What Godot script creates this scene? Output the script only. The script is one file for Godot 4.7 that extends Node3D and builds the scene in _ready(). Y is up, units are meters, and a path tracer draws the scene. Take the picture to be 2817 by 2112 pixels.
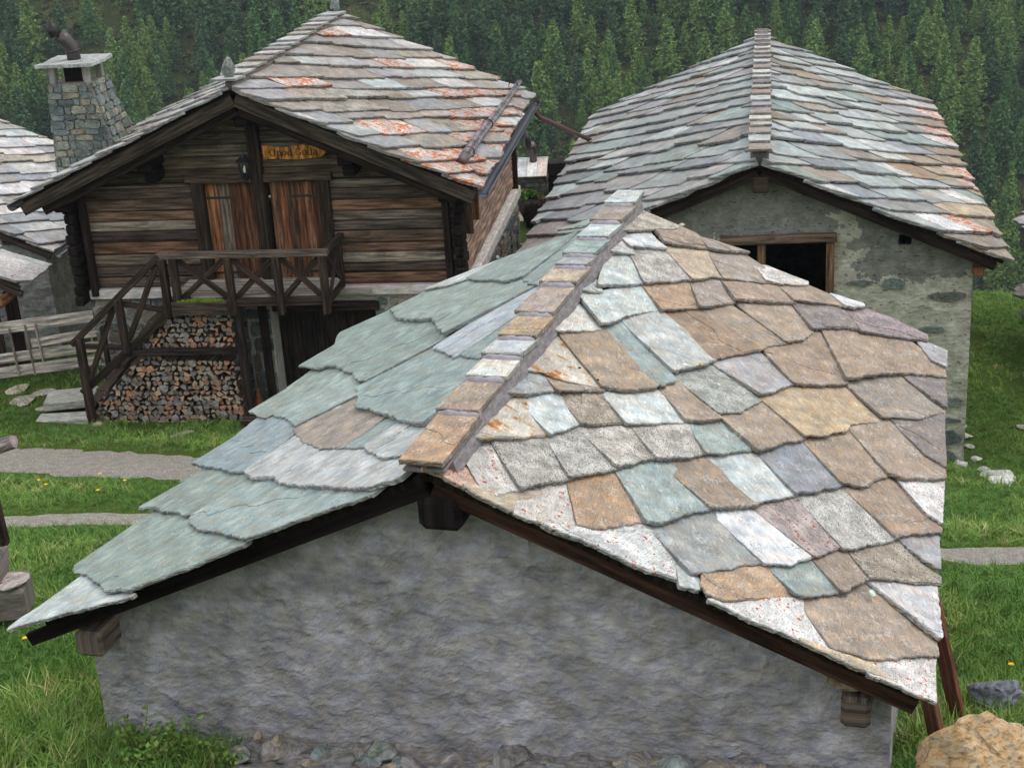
extends Node3D
# A hamlet of stone-roofed alpine barns seen from the slope above. Units are metres, y is up.

const MW := 0.0
var M := {}
var used := {}
var rng := RandomNumberGenerator.new()
var cam: Camera3D

# ---------------------------------------------------------------- naming helpers
func numbered(n: String) -> String:
	var k: int = used.get(n, -1) + 1
	used[n] = k
	return n if k == 0 else "%s_%03d" % [n, k]

func tag(o: Node, label := "", category := "", group := "", kind := ""):
	if label != "": o.set_meta("label", label)
	if category != "": o.set_meta("category", category)
	if group != "": o.set_meta("group", group)
	if kind != "": o.set_meta("kind", kind)
	return o

func thing(called: String, label: String, category: String, at := Vector3.ZERO, turn := 0.0, group := "") -> Node3D:
	var o := Node3D.new()
	o.name = numbered(called)
	add_child(o)
	o.position = at
	o.rotation.y = turn
	tag(o, label, category, group)
	return o

func part(called: String, mesh: Mesh, m: Material, parent: Node, xf := Transform3D.IDENTITY) -> MeshInstance3D:
	var o := MeshInstance3D.new()
	o.mesh = mesh
	o.material_override = m
	o.transform = xf
	if parent == self:
		o.name = numbered(called)
	else:
		var c: Dictionary = parent.get_meta("_n", {})
		var k: int = c.get(called, -1) + 1
		c[called] = k
		parent.set_meta("_n", c)
		o.name = called if k == 0 else "%s_%03d" % [called, k]
	parent.add_child(o, true)
	return o

func clear_counts(n: Node):
	if n.has_meta("_n"): n.remove_meta("_n")
	for c in n.get_children(): clear_counts(c)

# ---------------------------------------------------------------- mesh helpers
func mb() -> SurfaceTool:
	var st := SurfaceTool.new()
	st.begin(Mesh.PRIMITIVE_TRIANGLES)
	st.set_smooth_group(-1)
	return st

func done(st: SurfaceTool) -> ArrayMesh:
	st.generate_normals()
	return st.commit()

func vtx(st: SurfaceTool, p: Vector3, uv: Vector2):
	st.set_uv(uv)
	st.add_vertex(p)

func quad(st: SurfaceTool, a: Vector3, b: Vector3, c: Vector3, d: Vector3, ua := Vector2.ZERO, ub := Vector2(1, 0), uc := Vector2(1, 1), ud := Vector2(0, 1)):
	vtx(st, a, ua); vtx(st, b, ub); vtx(st, c, uc)
	vtx(st, a, ua); vtx(st, c, uc); vtx(st, d, ud)

# chamfered box; the grain (u) runs along the longest side
func bx(st: SurfaceTool, xf: Transform3D, size: Vector3, bev := 0.012, uvs := 1.0):
	var h := size * 0.5
	bev = minf(bev, minf(h.x, minf(h.y, h.z)) * 0.45)
	var off := Vector2(rng.randf(), rng.randf()) * 3.0
	var la := 0
	if size.y > size.x and size.y >= size.z: la = 1
	elif size.z > size.x and size.z > size.y: la = 2
	var P := {}
	for sx in [-1, 1]:
		for sy in [-1, 1]:
			for sz in [-1, 1]:
				for f in 3:
					var q := Vector3(sx * h.x, sy * h.y, sz * h.z)
					for k in 3:
						if k != f: q[k] -= signf(q[k]) * bev
					P[[sx, sy, sz, f]] = q
	var emit := func(pts: Array, nrm: Vector3):
		var g := Vector3.ZERO
		for p in pts: g += p
		g /= pts.size()
		var nn: Vector3 = (pts[1] - pts[0]).cross(pts[2] - pts[0])
		if nn.dot(nrm) > 0.0: pts.reverse()
		var other := 0
		var best := -1.0
		for k in 3:
			if k == la: continue
			var span := 0.0
			for p in pts: span = maxf(span, absf(p[k] - g[k]))
			if span > best: best = span; other = k
		for i in range(1, pts.size() - 1):
			for p in [pts[0], pts[i], pts[i + 1]]:
				vtx(st, xf * p, Vector2(p[la] * 0.42, p[other] * 1.5) * uvs + off)
	for f in 3:
		var a := (f + 1) % 3
		var b := (f + 2) % 3
		for s in [-1, 1]:
			var pts := []
			for ab in [[-1, -1], [1, -1], [1, 1], [-1, 1]]:
				var k := [0, 0, 0]
				k[f] = s; k[a] = ab[0]; k[b] = ab[1]
				pts.append(P[[k[0], k[1], k[2], f]])
			var n := Vector3.ZERO
			n[f] = s
			emit.call(pts, n)
	for f in 3:
		var a := (f + 1) % 3
		var b := (f + 2) % 3
		for sa in [-1, 1]:
			for sb in [-1, 1]:
				var k1 := [0, 0, 0]
				k1[a] = sa; k1[b] = sb
				var k2 := k1.duplicate()
				k1[f] = -1; k2[f] = 1
				var n := Vector3.ZERO
				n[a] = sa; n[b] = sb
				emit.call([P[[k1[0], k1[1], k1[2], a]], P[[k2[0], k2[1], k2[2], a]], P[[k2[0], k2[1], k2[2], b]], P[[k1[0], k1[1], k1[2], b]]], n)
	for sx in [-1, 1]:
		for sy in [-1, 1]:
			for sz in [-1, 1]:
				emit.call([P[[sx, sy, sz, 0]], P[[sx, sy, sz, 1]], P[[sx, sy, sz, 2]]], Vector3(sx, sy, sz))

func box_mesh(size: Vector3, col := Color.WHITE, bev := 0.012, uvs := 1.0) -> ArrayMesh:
	var st := mb()
	st.set_color(col)
	bx(st, Transform3D.IDENTITY, size, bev, uvs)
	return done(st)

# a bar with a square section from a to b
func bar_xf(a: Vector3, b: Vector3, up := Vector3.UP) -> Transform3D:
	var x := (b - a).normalized()
	if absf(x.dot(up)) > 0.98: up = Vector3.BACK
	var z := x.cross(up).normalized()
	var y := z.cross(x)
	return Transform3D(Basis(x, y, z), (a + b) * 0.5)

func bar(called: String, parent: Node, a: Vector3, b: Vector3, hy: float, hz: float, m: Material, col := Color.WHITE, bev := 0.01, up := Vector3.UP) -> MeshInstance3D:
	return part(called, box_mesh(Vector3((b - a).length(), hy, hz), col, bev), m, parent, bar_xf(a, b, up))

func tube(st: SurfaceTool, pts: Array, rad: Array, sides := 10, caps := true, wob := 0.0):
	var rings := []
	var n := pts.size()
	var up := Vector3.UP
	var l := 0.0
	for i in n:
		var t: Vector3 = (pts[mini(i + 1, n - 1)] - pts[maxi(i - 1, 0)]).normalized()
		var u := Vector3.UP if absf(t.y) < 0.95 else Vector3.RIGHT
		var x := t.cross(u).normalized()
		var y := x.cross(t).normalized()
		if i > 0: l += (pts[i] - pts[i - 1]).length()
		var ring := []
		for k in sides + 1:
			var a := TAU * (k % sides) / sides
			var r: float = rad[i] * (1.0 + wob * sin(a * 3.0 + i * 1.7))
			ring.append([pts[i] + (x * cos(a) + y * sin(a)) * r, Vector2(l, float(k) / sides * TAU * rad[i])])
		rings.append(ring)
	for i in n - 1:
		for k in sides:
			quad(st, rings[i][k][0], rings[i][k + 1][0], rings[i + 1][k + 1][0], rings[i + 1][k][0], rings[i][k][1], rings[i][k + 1][1], rings[i + 1][k + 1][1], rings[i + 1][k][1])
	if caps:
		for e in [0, n - 1]:
			for k in sides:
				var a = rings[e][k][0]
				var b = rings[e][k + 1][0]
				var o := Vector2(0.3, 0.3)
				if e == 0:
					vtx(st, pts[e], o); vtx(st, b, o + Vector2(0.05, 0)); vtx(st, a, o + Vector2(0, 0.05))
				else:
					vtx(st, pts[e], o); vtx(st, a, o + Vector2(0.05, 0)); vtx(st, b, o + Vector2(0, 0.05))

func tube_part(called: String, parent: Node, pts: Array, rad: Array, m: Material, col := Color.WHITE, sides := 10, smooth := true, wob := 0.0) -> MeshInstance3D:
	var st := mb()
	if smooth: st.set_smooth_group(0)
	st.set_color(col)
	tube(st, pts, rad, sides, true, wob)
	return part(called, done(st), m, parent)

# angular stone: a jittered, chamfered lump
func rock_mesh(size: Vector3, col: Color, seed_: int, rough := 0.22, cuts := 7, sub := 2) -> ArrayMesh:
	var r := RandomNumberGenerator.new()
	r.seed = seed_
	var ico := icosphere(sub)
	var planes := []
	for k in cuts:
		var n := Vector3(r.randfn(), r.randfn(), r.randfn()).normalized()
		planes.append([n, r.randf_range(0.55, 0.88)])
	var ns := FastNoiseLite.new()
	ns.seed = seed_
	ns.frequency = 1.4
	ns.fractal_octaves = 3
	var V := []
	for p in ico[0]:
		var q: Vector3 = p
		for pl in planes:
			var d: float = q.dot(pl[0]) - pl[1]
			if d > 0.0: q -= pl[0] * d
		q *= 1.0 + rough * ns.get_noise_3dv(p * 1.3)
		V.append(q * size * 0.5)
	var st := mb()
	st.set_color(col)
	for f in ico[1]:
		for i in f:
			var p: Vector3 = V[i]
			vtx(st, p, Vector2(p.x + p.z * 0.6, p.y + p.z * 0.5) * 1.2)
	return done(st)

var ico_cache := {}
func icosphere(sub: int) -> Array:
	if ico_cache.has(sub): return ico_cache[sub]
	var t := (1.0 + sqrt(5.0)) / 2.0
	var v := []
	for p in [[-1, t, 0], [1, t, 0], [-1, -t, 0], [1, -t, 0], [0, -1, t], [0, 1, t], [0, -1, -t], [0, 1, -t], [t, 0, -1], [t, 0, 1], [-t, 0, -1], [-t, 0, 1]]:
		v.append(Vector3(p[0], p[1], p[2]).normalized())
	var f := [[0, 11, 5], [0, 5, 1], [0, 1, 7], [0, 7, 10], [0, 10, 11], [1, 5, 9], [5, 11, 4], [11, 10, 2], [10, 7, 6], [7, 1, 8], [3, 9, 4], [3, 4, 2], [3, 2, 6], [3, 6, 8], [3, 8, 9], [4, 9, 5], [2, 4, 11], [6, 2, 10], [8, 6, 7], [9, 8, 1]]
	for s in sub:
		var nf := []
		var mid := {}
		for tri in f:
			var m := []
			for k in 3:
				var a: int = tri[k]
				var b: int = tri[(k + 1) % 3]
				var key := Vector2i(mini(a, b), maxi(a, b))
				if not mid.has(key):
					mid[key] = v.size()
					v.append(((v[a] + v[b]) * 0.5).normalized())
				m.append(mid[key])
			nf += [[tri[0], m[0], m[2]], [tri[1], m[1], m[0]], [tri[2], m[2], m[1]], [m[0], m[1], m[2]]]
		f = nf
	for tri in f: tri.reverse()
	ico_cache[sub] = [v, f]
	return ico_cache[sub]

# ---------------------------------------------------------------- textures and materials
func nz(w: int, h: int, freq: float, seed_: int, oct := 4, sx := 1, sy := 1, type := FastNoiseLite.TYPE_SIMPLEX_SMOOTH, fract := FastNoiseLite.FRACTAL_FBM) -> PackedByteArray:
	var n := FastNoiseLite.new()
	n.seed = seed_
	n.noise_type = type
	n.frequency = freq
	n.fractal_type = fract
	n.fractal_octaves = oct
	var im := n.get_seamless_image(w / sx, h / sy)
	im.convert(Image.FORMAT_L8)
	if sx > 1 or sy > 1: im.resize(w, h, Image.INTERPOLATE_CUBIC)
	return im.get_data()

func to_tex(w: int, h: int, d: PackedByteArray) -> ImageTexture:
	return ImageTexture.create_from_image(Image.create_from_data(w, h, false, Image.FORMAT_RGB8, d))

func normal_tex(w: int, h: int, d: PackedByteArray, strength: float) -> ImageTexture:
	var im := Image.create_from_data(w, h, false, Image.FORMAT_L8, d)
	im.convert(Image.FORMAT_RGBA8)
	im.bump_map_to_normal_map(strength)
	return ImageTexture.create_from_image(im)

func mat(key: String, tex: Texture2D, nrm: Texture2D, rough := 0.9, nscale := 1.0, spec := 0.35, mean := 0.8) -> StandardMaterial3D:
	var m := StandardMaterial3D.new()
	m.albedo_color = Color(1.0 / mean, 1.0 / mean, 1.0 / mean)   # the pattern averages to 1, the vertex colour is the base colour
	m.vertex_color_use_as_albedo = true
	m.albedo_texture = tex
	m.roughness = rough
	m.metallic_specular = spec
	if nrm != null:
		m.normal_enabled = true
		m.normal_texture = nrm
		m.normal_scale = nscale
	M[key] = m
	return m

func ss(a: float, b: float, x: float) -> float: return smoothstep(a, b, x)

func make_materials():
	var W := 512
	var N := W * W
	# --- slate: cleavage streaks along v, blotches, grain
	var st1 := nz(W, W, 0.13, 11, 4, 1, 8)
	var st2 := nz(W, W, 0.03, 12, 4, 1, 3)
	var gr := nz(W, W, 0.35, 13, 2)
	var bl := nz(W, W, 0.010, 14, 5)
	var sp := nz(W, W, 0.11, 15, 3)
	var cr := nz(W, W, 0.03, 16, 4)
	var cr2 := nz(W, W, 0.034, 17, 4)
	var band := nz(W, W, 0.012, 18, 3, 4, 1)
	var crs := nz(W, W, 0.035, 19, 3, 1, 5, FastNoiseLite.TYPE_SIMPLEX_SMOOTH, FastNoiseLite.FRACTAL_RIDGED)
	var big := nz(W, W, 0.0055, 20, 3)
	var tint := nz(W, W, 0.0065, 25, 4)
	var plain := PackedByteArray(); plain.resize(N * 3)
	var motl := PackedByteArray(); motl.resize(N * 3)
	var lich := PackedByteArray(); lich.resize(N * 3)
	var oran := PackedByteArray(); oran.resize(N * 3)
	var rust := PackedByteArray(); rust.resize(N * 3)
	var ora2 := PackedByteArray(); ora2.resize(N * 3)
	var hgt := PackedByteArray(); hgt.resize(N)
	for i in N:
		var a := st1[i] / 255.0
		var b := st2[i] / 255.0
		var g := gr[i] / 255.0
		var c := bl[i] / 255.0
		var s := sp[i] / 255.0
		var crease := ss(0.86, 0.95, crs[i] / 255.0) * ss(0.35, 0.6, big[i] / 255.0)
		var v := 0.80 + (a - 0.5) * 0.17 + (b - 0.5) * 0.10 + (g - 0.5) * 0.08 + (s - 0.5) * 0.10 + (c - 0.5) * 0.12 + (big[i] / 255.0 - 0.5) * 0.20 - crease * 0.22
		var pale := ss(0.60, 0.74, a * 0.4 + b * 0.6) * ss(0.5, 0.7, cr[i] / 255.0) * 0.16
		var tn := (tint[i] / 255.0 - 0.5) * 0.07
		v += pale
		var r1 := v + tn + (b - 0.5) * 0.035
		var b1 := v - tn * 0.9
		plain[i * 3] = clampi(int(r1 * 255), 0, 255); plain[i * 3 + 1] = clampi(int(v * 255), 0, 255); plain[i * 3 + 2] = clampi(int(b1 * 255), 0, 255)
		hgt[i] = clampi(int((0.1 + a * 0.25 + b * 0.30 + s * 0.22 + g * 0.08 - crease * 0.3) * 255), 0, 255)
		# mottled brown: iron stains
		var w := v - 0.02 + (s - 0.5) * 0.16
		var ir := ss(0.45, 0.75, c * 0.7 + s * 0.3)
		var gy := ss(0.5, 0.8, cr[i] / 255.0)
		motl[i * 3] = clampi(int((w + ir * 0.035 - gy * 0.05) * 255), 0, 255)
		motl[i * 3 + 1] = clampi(int((w - ir * 0.01 - gy * 0.02) * 255), 0, 255)
		motl[i * 3 + 2] = clampi(int((w - ir * 0.07 + gy * 0.03) * 255), 0, 255)
		# crusty grey lichen, pale specks and dark ones
		var lp := ss(0.56, 0.62, s) * ss(0.35, 0.6, c)
		var ld := ss(0.60, 0.68, 1.0 - s) * ss(0.40, 0.62, cr[i] / 255.0)
		var lv := v - 0.05 + lp * 0.17 - ld * 0.30
		lich[i * 3] = clampi(int(lv * 255), 0, 255); lich[i * 3 + 1] = clampi(int((lv - lp * 0.005 - ld * 0.01) * 255), 0, 255); lich[i * 3 + 2] = clampi(int((lv - lp * 0.03 - ld * 0.02) * 255), 0, 255)
		# orange lichen rosettes
		var o := ss(0.715, 0.735, cr2[i] / 255.0 + (g - 0.5) * 0.06) * ss(0.42, 0.52, c)
		var o2 := ss(0.765, 0.78, s) * ss(0.52, 0.62, cr[i] / 255.0) 
		o = maxf(o, o2)
		var ov := v + lp * 0.08 - ld * 0.18
		oran[i * 3] = clampi(int(lerpf(ov, 0.72, o) * 255), 0, 255); oran[i * 3 + 1] = clampi(int(lerpf(ov, 0.30, o) * 255), 0, 255); oran[i * 3 + 2] = clampi(int(lerpf(ov, 0.06, o) * 255), 0, 255)
		var p2 := ss(0.555, 0.63, cr2[i] / 255.0 * 0.45 + c * 0.4 + s * 0.25 + (g - 0.5) * 0.14)
		ora2[i * 3] = clampi(int(lerpf(ov, 0.76, p2) * 255), 0, 255); ora2[i * 3 + 1] = clampi(int(lerpf(ov, 0.44, p2) * 255), 0, 255); ora2[i * 3 + 2] = clampi(int(lerpf(ov, 0.26, p2) * 255), 0, 255)
		# rust run-off
		var ru := ss(0.50, 0.72, c * 0.55 + band[i] / 255.0 * 0.45)
		var dk := ss(0.62, 0.7, c * 0.5 + s * 0.2 + band[i] / 255.0 * 0.3)
		rust[i * 3] = clampi(int((v - ru * 0.08 - dk * 0.14) * 255), 0, 255); rust[i * 3 + 1] = clampi(int((v - ru * 0.22 - dk * 0.28) * 255), 0, 255); rust[i * 3 + 2] = clampi(int((v - ru * 0.40 - dk * 0.3) * 255), 0, 255)
	var sn := normal_tex(W, W, hgt, 5.0)
	mat("plain", to_tex(W, W, plain), sn, 0.62, 0.6)
	mat("mottled", to_tex(W, W, motl), sn, 0.78, 0.7)
	mat("lichen", to_tex(W, W, lich), sn, 0.88, 0.7)
	mat("orange", to_tex(W, W, oran), sn, 0.82, 0.6)
	mat("crust", to_tex(W, W, ora2), sn, 0.88, 0.6)
	mat("rust", to_tex(W, W, rust), sn, 0.6, 0.5)
	var dd := PackedByteArray(); dd.resize(N * 4)
	var d1 := nz(W, W, 0.016, 51, 4)
	var d2 := nz(W, W, 0.09, 52, 3)
	var d3 := nz(W, W, 0.013, 53, 4)
	var d4 := nz(W, W, 0.14, 54, 2)
	for i in N:
		var a := d1[i] / 255.0
		var b := d2[i] / 255.0
		var c := d3[i] / 255.0
		var e := d4[i] / 255.0
		var palec := ss(0.55, 0.75, a) * ss(0.48, 0.66, b) * 0.40
		var darkc := ss(0.54, 0.72, c) * ss(0.60, 0.68, e) * 0.65
		var soil := ss(0.55, 0.8, 1.0 - a) * 0.30
		var col := [202, 200, 192]
		var al := palec
		if soil > al: al = soil; col = [146, 134, 118]
		if darkc > al: al = darkc; col = [92, 88, 82]
		dd[i * 4] = col[0]; dd[i * 4 + 1] = col[1]; dd[i * 4 + 2] = col[2]; dd[i * 4 + 3] = clampi(int(al * 255), 0, 255)
	var dtex := ImageTexture.create_from_image(Image.create_from_data(W, W, false, Image.FORMAT_RGBA8, dd))
	for k in ["plain", "mottled", "lichen", "rust"]:
		M[k].detail_enabled = true
		M[k].detail_albedo = dtex
		M[k].detail_blend_mode = BaseMaterial3D.BLEND_MODE_MIX
		M[k].detail_uv_layer = BaseMaterial3D.DETAIL_UV_2
	# --- wood: grain along u
	var w1 := nz(W, W, 0.06, 21, 4, 8, 1)
	var w2 := nz(W, W, 0.015, 22, 4, 4, 1)
	var w3 := nz(W, W, 0.02, 23, 4)
	var w4 := nz(W, W, 0.2, 24, 2, 4, 1)
	var wood := PackedByteArray(); wood.resize(N * 3)
	var wh := PackedByteArray(); wh.resize(N)
	for i in N:
		var a := w1[i] / 255.0
		var b := w2[i] / 255.0
		var c := w3[i] / 255.0
		var f := w4[i] / 255.0
		var crack := ss(0.70, 0.78, a)
		var v := 0.66 + (b - 0.5) * 0.55 + (a - 0.5) * 0.25 + (f - 0.5) * 0.18 - crack * 0.28
		var warm := (c - 0.5) * 0.10
		wood[i * 3] = clampi(int((v + warm) * 255), 20, 255); wood[i * 3 + 1] = clampi(int((v - warm * 0.1) * 255), 18, 255); wood[i * 3 + 2] = clampi(int((v - warm * 0.9) * 255), 15, 255)
		wh[i] = clampi(int((0.55 + (b - 0.5) * 0.5 + (f - 0.5) * 0.3 - crack * 0.5) * 255), 0, 255)
	var wn := normal_tex(W, W, wh, 8.0)
	var wt := to_tex(W, W, wood)
	mat("wood", wt, wn, 0.85, 1.0, 0.25, 0.68)
	# --- plaster, stone, rock
	var p1 := nz(W, W, 0.012, 31, 5)
	var p2 := nz(W, W, 0.05, 32, 4, 2, 1)
	var p3 := nz(W, W, 0.3, 33, 2)
	var p4 := nz(W, W, 0.02, 34, 4)
	var plas := PackedByteArray(); plas.resize(N * 3)
	var plas2 := PackedByteArray(); plas2.resize(N * 3)
	var stone := PackedByteArray(); stone.resize(N * 3)
	var rock := PackedByteArray(); rock.resize(N * 3)
	var ph := PackedByteArray(); ph.resize(N)
	for i in N:
		var a := p1[i] / 255.0
		var b := p2[i] / 255.0
		var c := p3[i] / 255.0
		var d := p4[i] / 255.0
		var v := 0.78 + (a - 0.5) * 0.22 + (b - 0.5) * 0.16 + (c - 0.5) * 0.12
		var t := (d - 0.5) * 0.10
		plas[i * 3] = clampi(int((v + t * 0.3) * 255), 0, 255); plas[i * 3 + 1] = clampi(int(v * 255), 0, 255); plas[i * 3 + 2] = clampi(int((v - t) * 255), 0, 255)
		var pit := ss(0.70, 0.76, b) * ss(0.4, 0.6, d)
		var v2 := v + 0.03 - pit * 0.30
		plas2[i * 3] = clampi(int((v2 + t * 0.4) * 255), 0, 255); plas2[i * 3 + 1] = clampi(int(v2 * 255), 0, 255); plas2[i * 3 + 2] = clampi(int((v2 - t * 0.6) * 255), 0, 255)
		ph[i] = clampi(int((b * 0.5 + c * 0.25 + a * 0.25) * 255), 0, 255)
		var v3 := 0.76 + (b - 0.5) * 0.30 + (a - 0.5) * 0.26 + (c - 0.5) * 0.14
		var rs := ss(0.56, 0.72, d) * 0.05
		stone[i * 3] = clampi(int((v3 + rs * 0.6) * 255), 0, 255); stone[i * 3 + 1] = clampi(int((v3 + rs * 0.1) * 255), 0, 255); stone[i * 3 + 2] = clampi(int((v3 - rs) * 255), 0, 255)
		var dk := ss(0.60, 0.70, p2[i] / 255.0) * 0.30
		var oc := ss(0.45, 0.62, d)
		var v4 := 0.80 + (a - 0.5) * 0.2 - dk + (c - 0.5) * 0.16
		rock[i * 3] = clampi(int((v4 + oc * 0.03) * 255), 0, 255); rock[i * 3 + 1] = clampi(int((v4 - oc * 0.05) * 255), 0, 255); rock[i * 3 + 2] = clampi(int((v4 - oc * 0.15) * 255), 0, 255)
	var pn := normal_tex(W, W, ph, 8.0)
	mat("plaster", to_tex(W, W, plas), pn, 0.95, 0.55, 0.2)
	mat("render", to_tex(W, W, plas2), pn, 0.95, 0.7, 0.2)
	mat("stone", to_tex(W, W, stone), pn, 0.85, 0.9, 0.3)
	mat("rock", to_tex(W, W, rock), pn, 0.85, 1.0, 0.3)
	M["rock"].uv1_triplanar = true
	M["rock"].uv1_scale = Vector3.ONE * 0.9
	# --- gravel, turf, hillside: world triplanar
	var g1 := nz(W, W, 0.22, 41, 2, 1, 1, FastNoiseLite.TYPE_CELLULAR)
	var g2 := nz(W, W, 0.02, 42, 4)
	var g3 := nz(W, W, 0.09, 43, 3)
	var grav := PackedByteArray(); grav.resize(N * 3)
	var turf := PackedByteArray(); turf.resize(N * 3)
	var hill := PackedByteArray(); hill.resize(N * 3)
	for i in N:
		var a := g1[i] / 255.0
		var b := g2[i] / 255.0
		var c := g3[i] / 255.0
		var f := p3[i] / 255.0
		var peb := ss(0.70, 0.80, c) * 0.30
		var v := 0.53 + (a - 0.5) * 0.20 + (b - 0.5) * 0.14 + (f - 0.5) * 0.18 + peb
		grav[i * 3] = clampi(int((v + 0.02) * 255), 0, 255); grav[i * 3 + 1] = clampi(int(v * 255), 0, 255); grav[i * 3 + 2] = clampi(int((v - 0.035) * 255), 0, 255)
		var soil := ss(0.60, 0.74, b * 0.6 + c * 0.4)
		var tv := 0.25 + (c - 0.5) * 0.16 + (f - 0.5) * 0.10
		turf[i * 3] = clampi(int(lerpf(tv * 1.00, tv * 1.45, soil) * 255), 0, 255); turf[i * 3 + 1] = clampi(int(lerpf(tv * 1.30, tv * 1.25, soil) * 255), 0, 255); turf[i * 3 + 2] = clampi(int(lerpf(tv * 0.55, tv * 0.95, soil) * 255), 0, 255)
		var bs := ss(0.60, 0.78, b * 0.75 + f * 0.25)
		var hv := 0.24 + (c - 0.5) * 0.18 + (f - 0.5) * 0.14
		hill[i * 3] = clampi(int(lerpf(hv * 1.0, hv * 1.75, bs) * 255), 0, 255); hill[i * 3 + 1] = clampi(int(lerpf(hv * 1.15, hv * 1.45, bs) * 255), 0, 255); hill[i * 3 + 2] = clampi(int(lerpf(hv * 0.62, hv * 1.20, bs) * 255), 0, 255)
	for k in [["gravel", grav, 0.45, 0.95], ["turf", turf, 0.33, 1.0], ["hill", hill, 0.035, 1.0]]:
		var m := mat(k[0], to_tex(W, W, k[1]), null, k[3], 1.0, 0.1)
		m.uv1_triplanar = true
		m.uv1_world_triplanar = true
		m.uv1_scale = Vector3.ONE * k[2]
		m.vertex_color_use_as_albedo = false
		m.albedo_color = Color.WHITE
	M["gravel"].normal_enabled = true
	M["gravel"].normal_texture = normal_tex(W, W, g1, 6.0)
	# --- plain ones
	for k in [["metal", 0.38, 0.85], ["leaf", 0.7, 0.0], ["needle", 0.85, 0.0], ["paint", 0.6, 0.0]]:
		var m := StandardMaterial3D.new()
		m.vertex_color_use_as_albedo = true
		m.roughness = k[1]
		m.metallic = k[2]
		m.metallic_specular = 0.3
		M[k[0]] = m
	M["leaf"].backlight_enabled = true
	M["leaf"].backlight = Color(0.20, 0.26, 0.08)
	M["metal"].metallic = 0.6
	M["needle"].backlight_enabled = true
	M["needle"].backlight = Color(0.16, 0.2, 0.08)
	var glass := StandardMaterial3D.new()
	glass.albedo_color = Color(0.8, 0.85, 0.85, 0.25)
	glass.transparency = BaseMaterial3D.TRANSPARENCY_ALPHA
	glass.roughness = 0.05
	M["glass"] = glass

# sRGB 0-255 to a linear vertex colour, times k
func S(r: float, g: float, b: float, k := 1.0) -> Color:
	var c := Color(r / 255.0, g / 255.0, b / 255.0).srgb_to_linear()
	return Color(c.r * k, c.g * k, c.b * k)

func vary(c: Color, amt: float) -> Color:
	var k := 1.0 + rng.randf_range(-amt, amt)
	var h := rng.randf_range(-amt, amt) * 0.25
	return Color(clampf(c.r * k * (1.0 + h), 0, 1), clampf(c.g * k, 0, 1), clampf(c.b * k * (1.0 - h), 0, 1))

# ---------------------------------------------------------------- slates
# slope frame: o origin, u along the ridge to the back, v down the slope, n outward
func slope(ry: float, t: float, w: float, d: float, side: int) -> Dictionary:
	var u := Vector3(0, t, -1).normalized()
	var v := Vector3(side * w, -d, 0).normalized()
	var n := u.cross(v).normalized()
	if n.y < 0.0: n = -n
	return {"o": Vector3(0, ry, 0), "u": u, "v": v, "n": n, "len": Vector2(w, d).length()}

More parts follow.
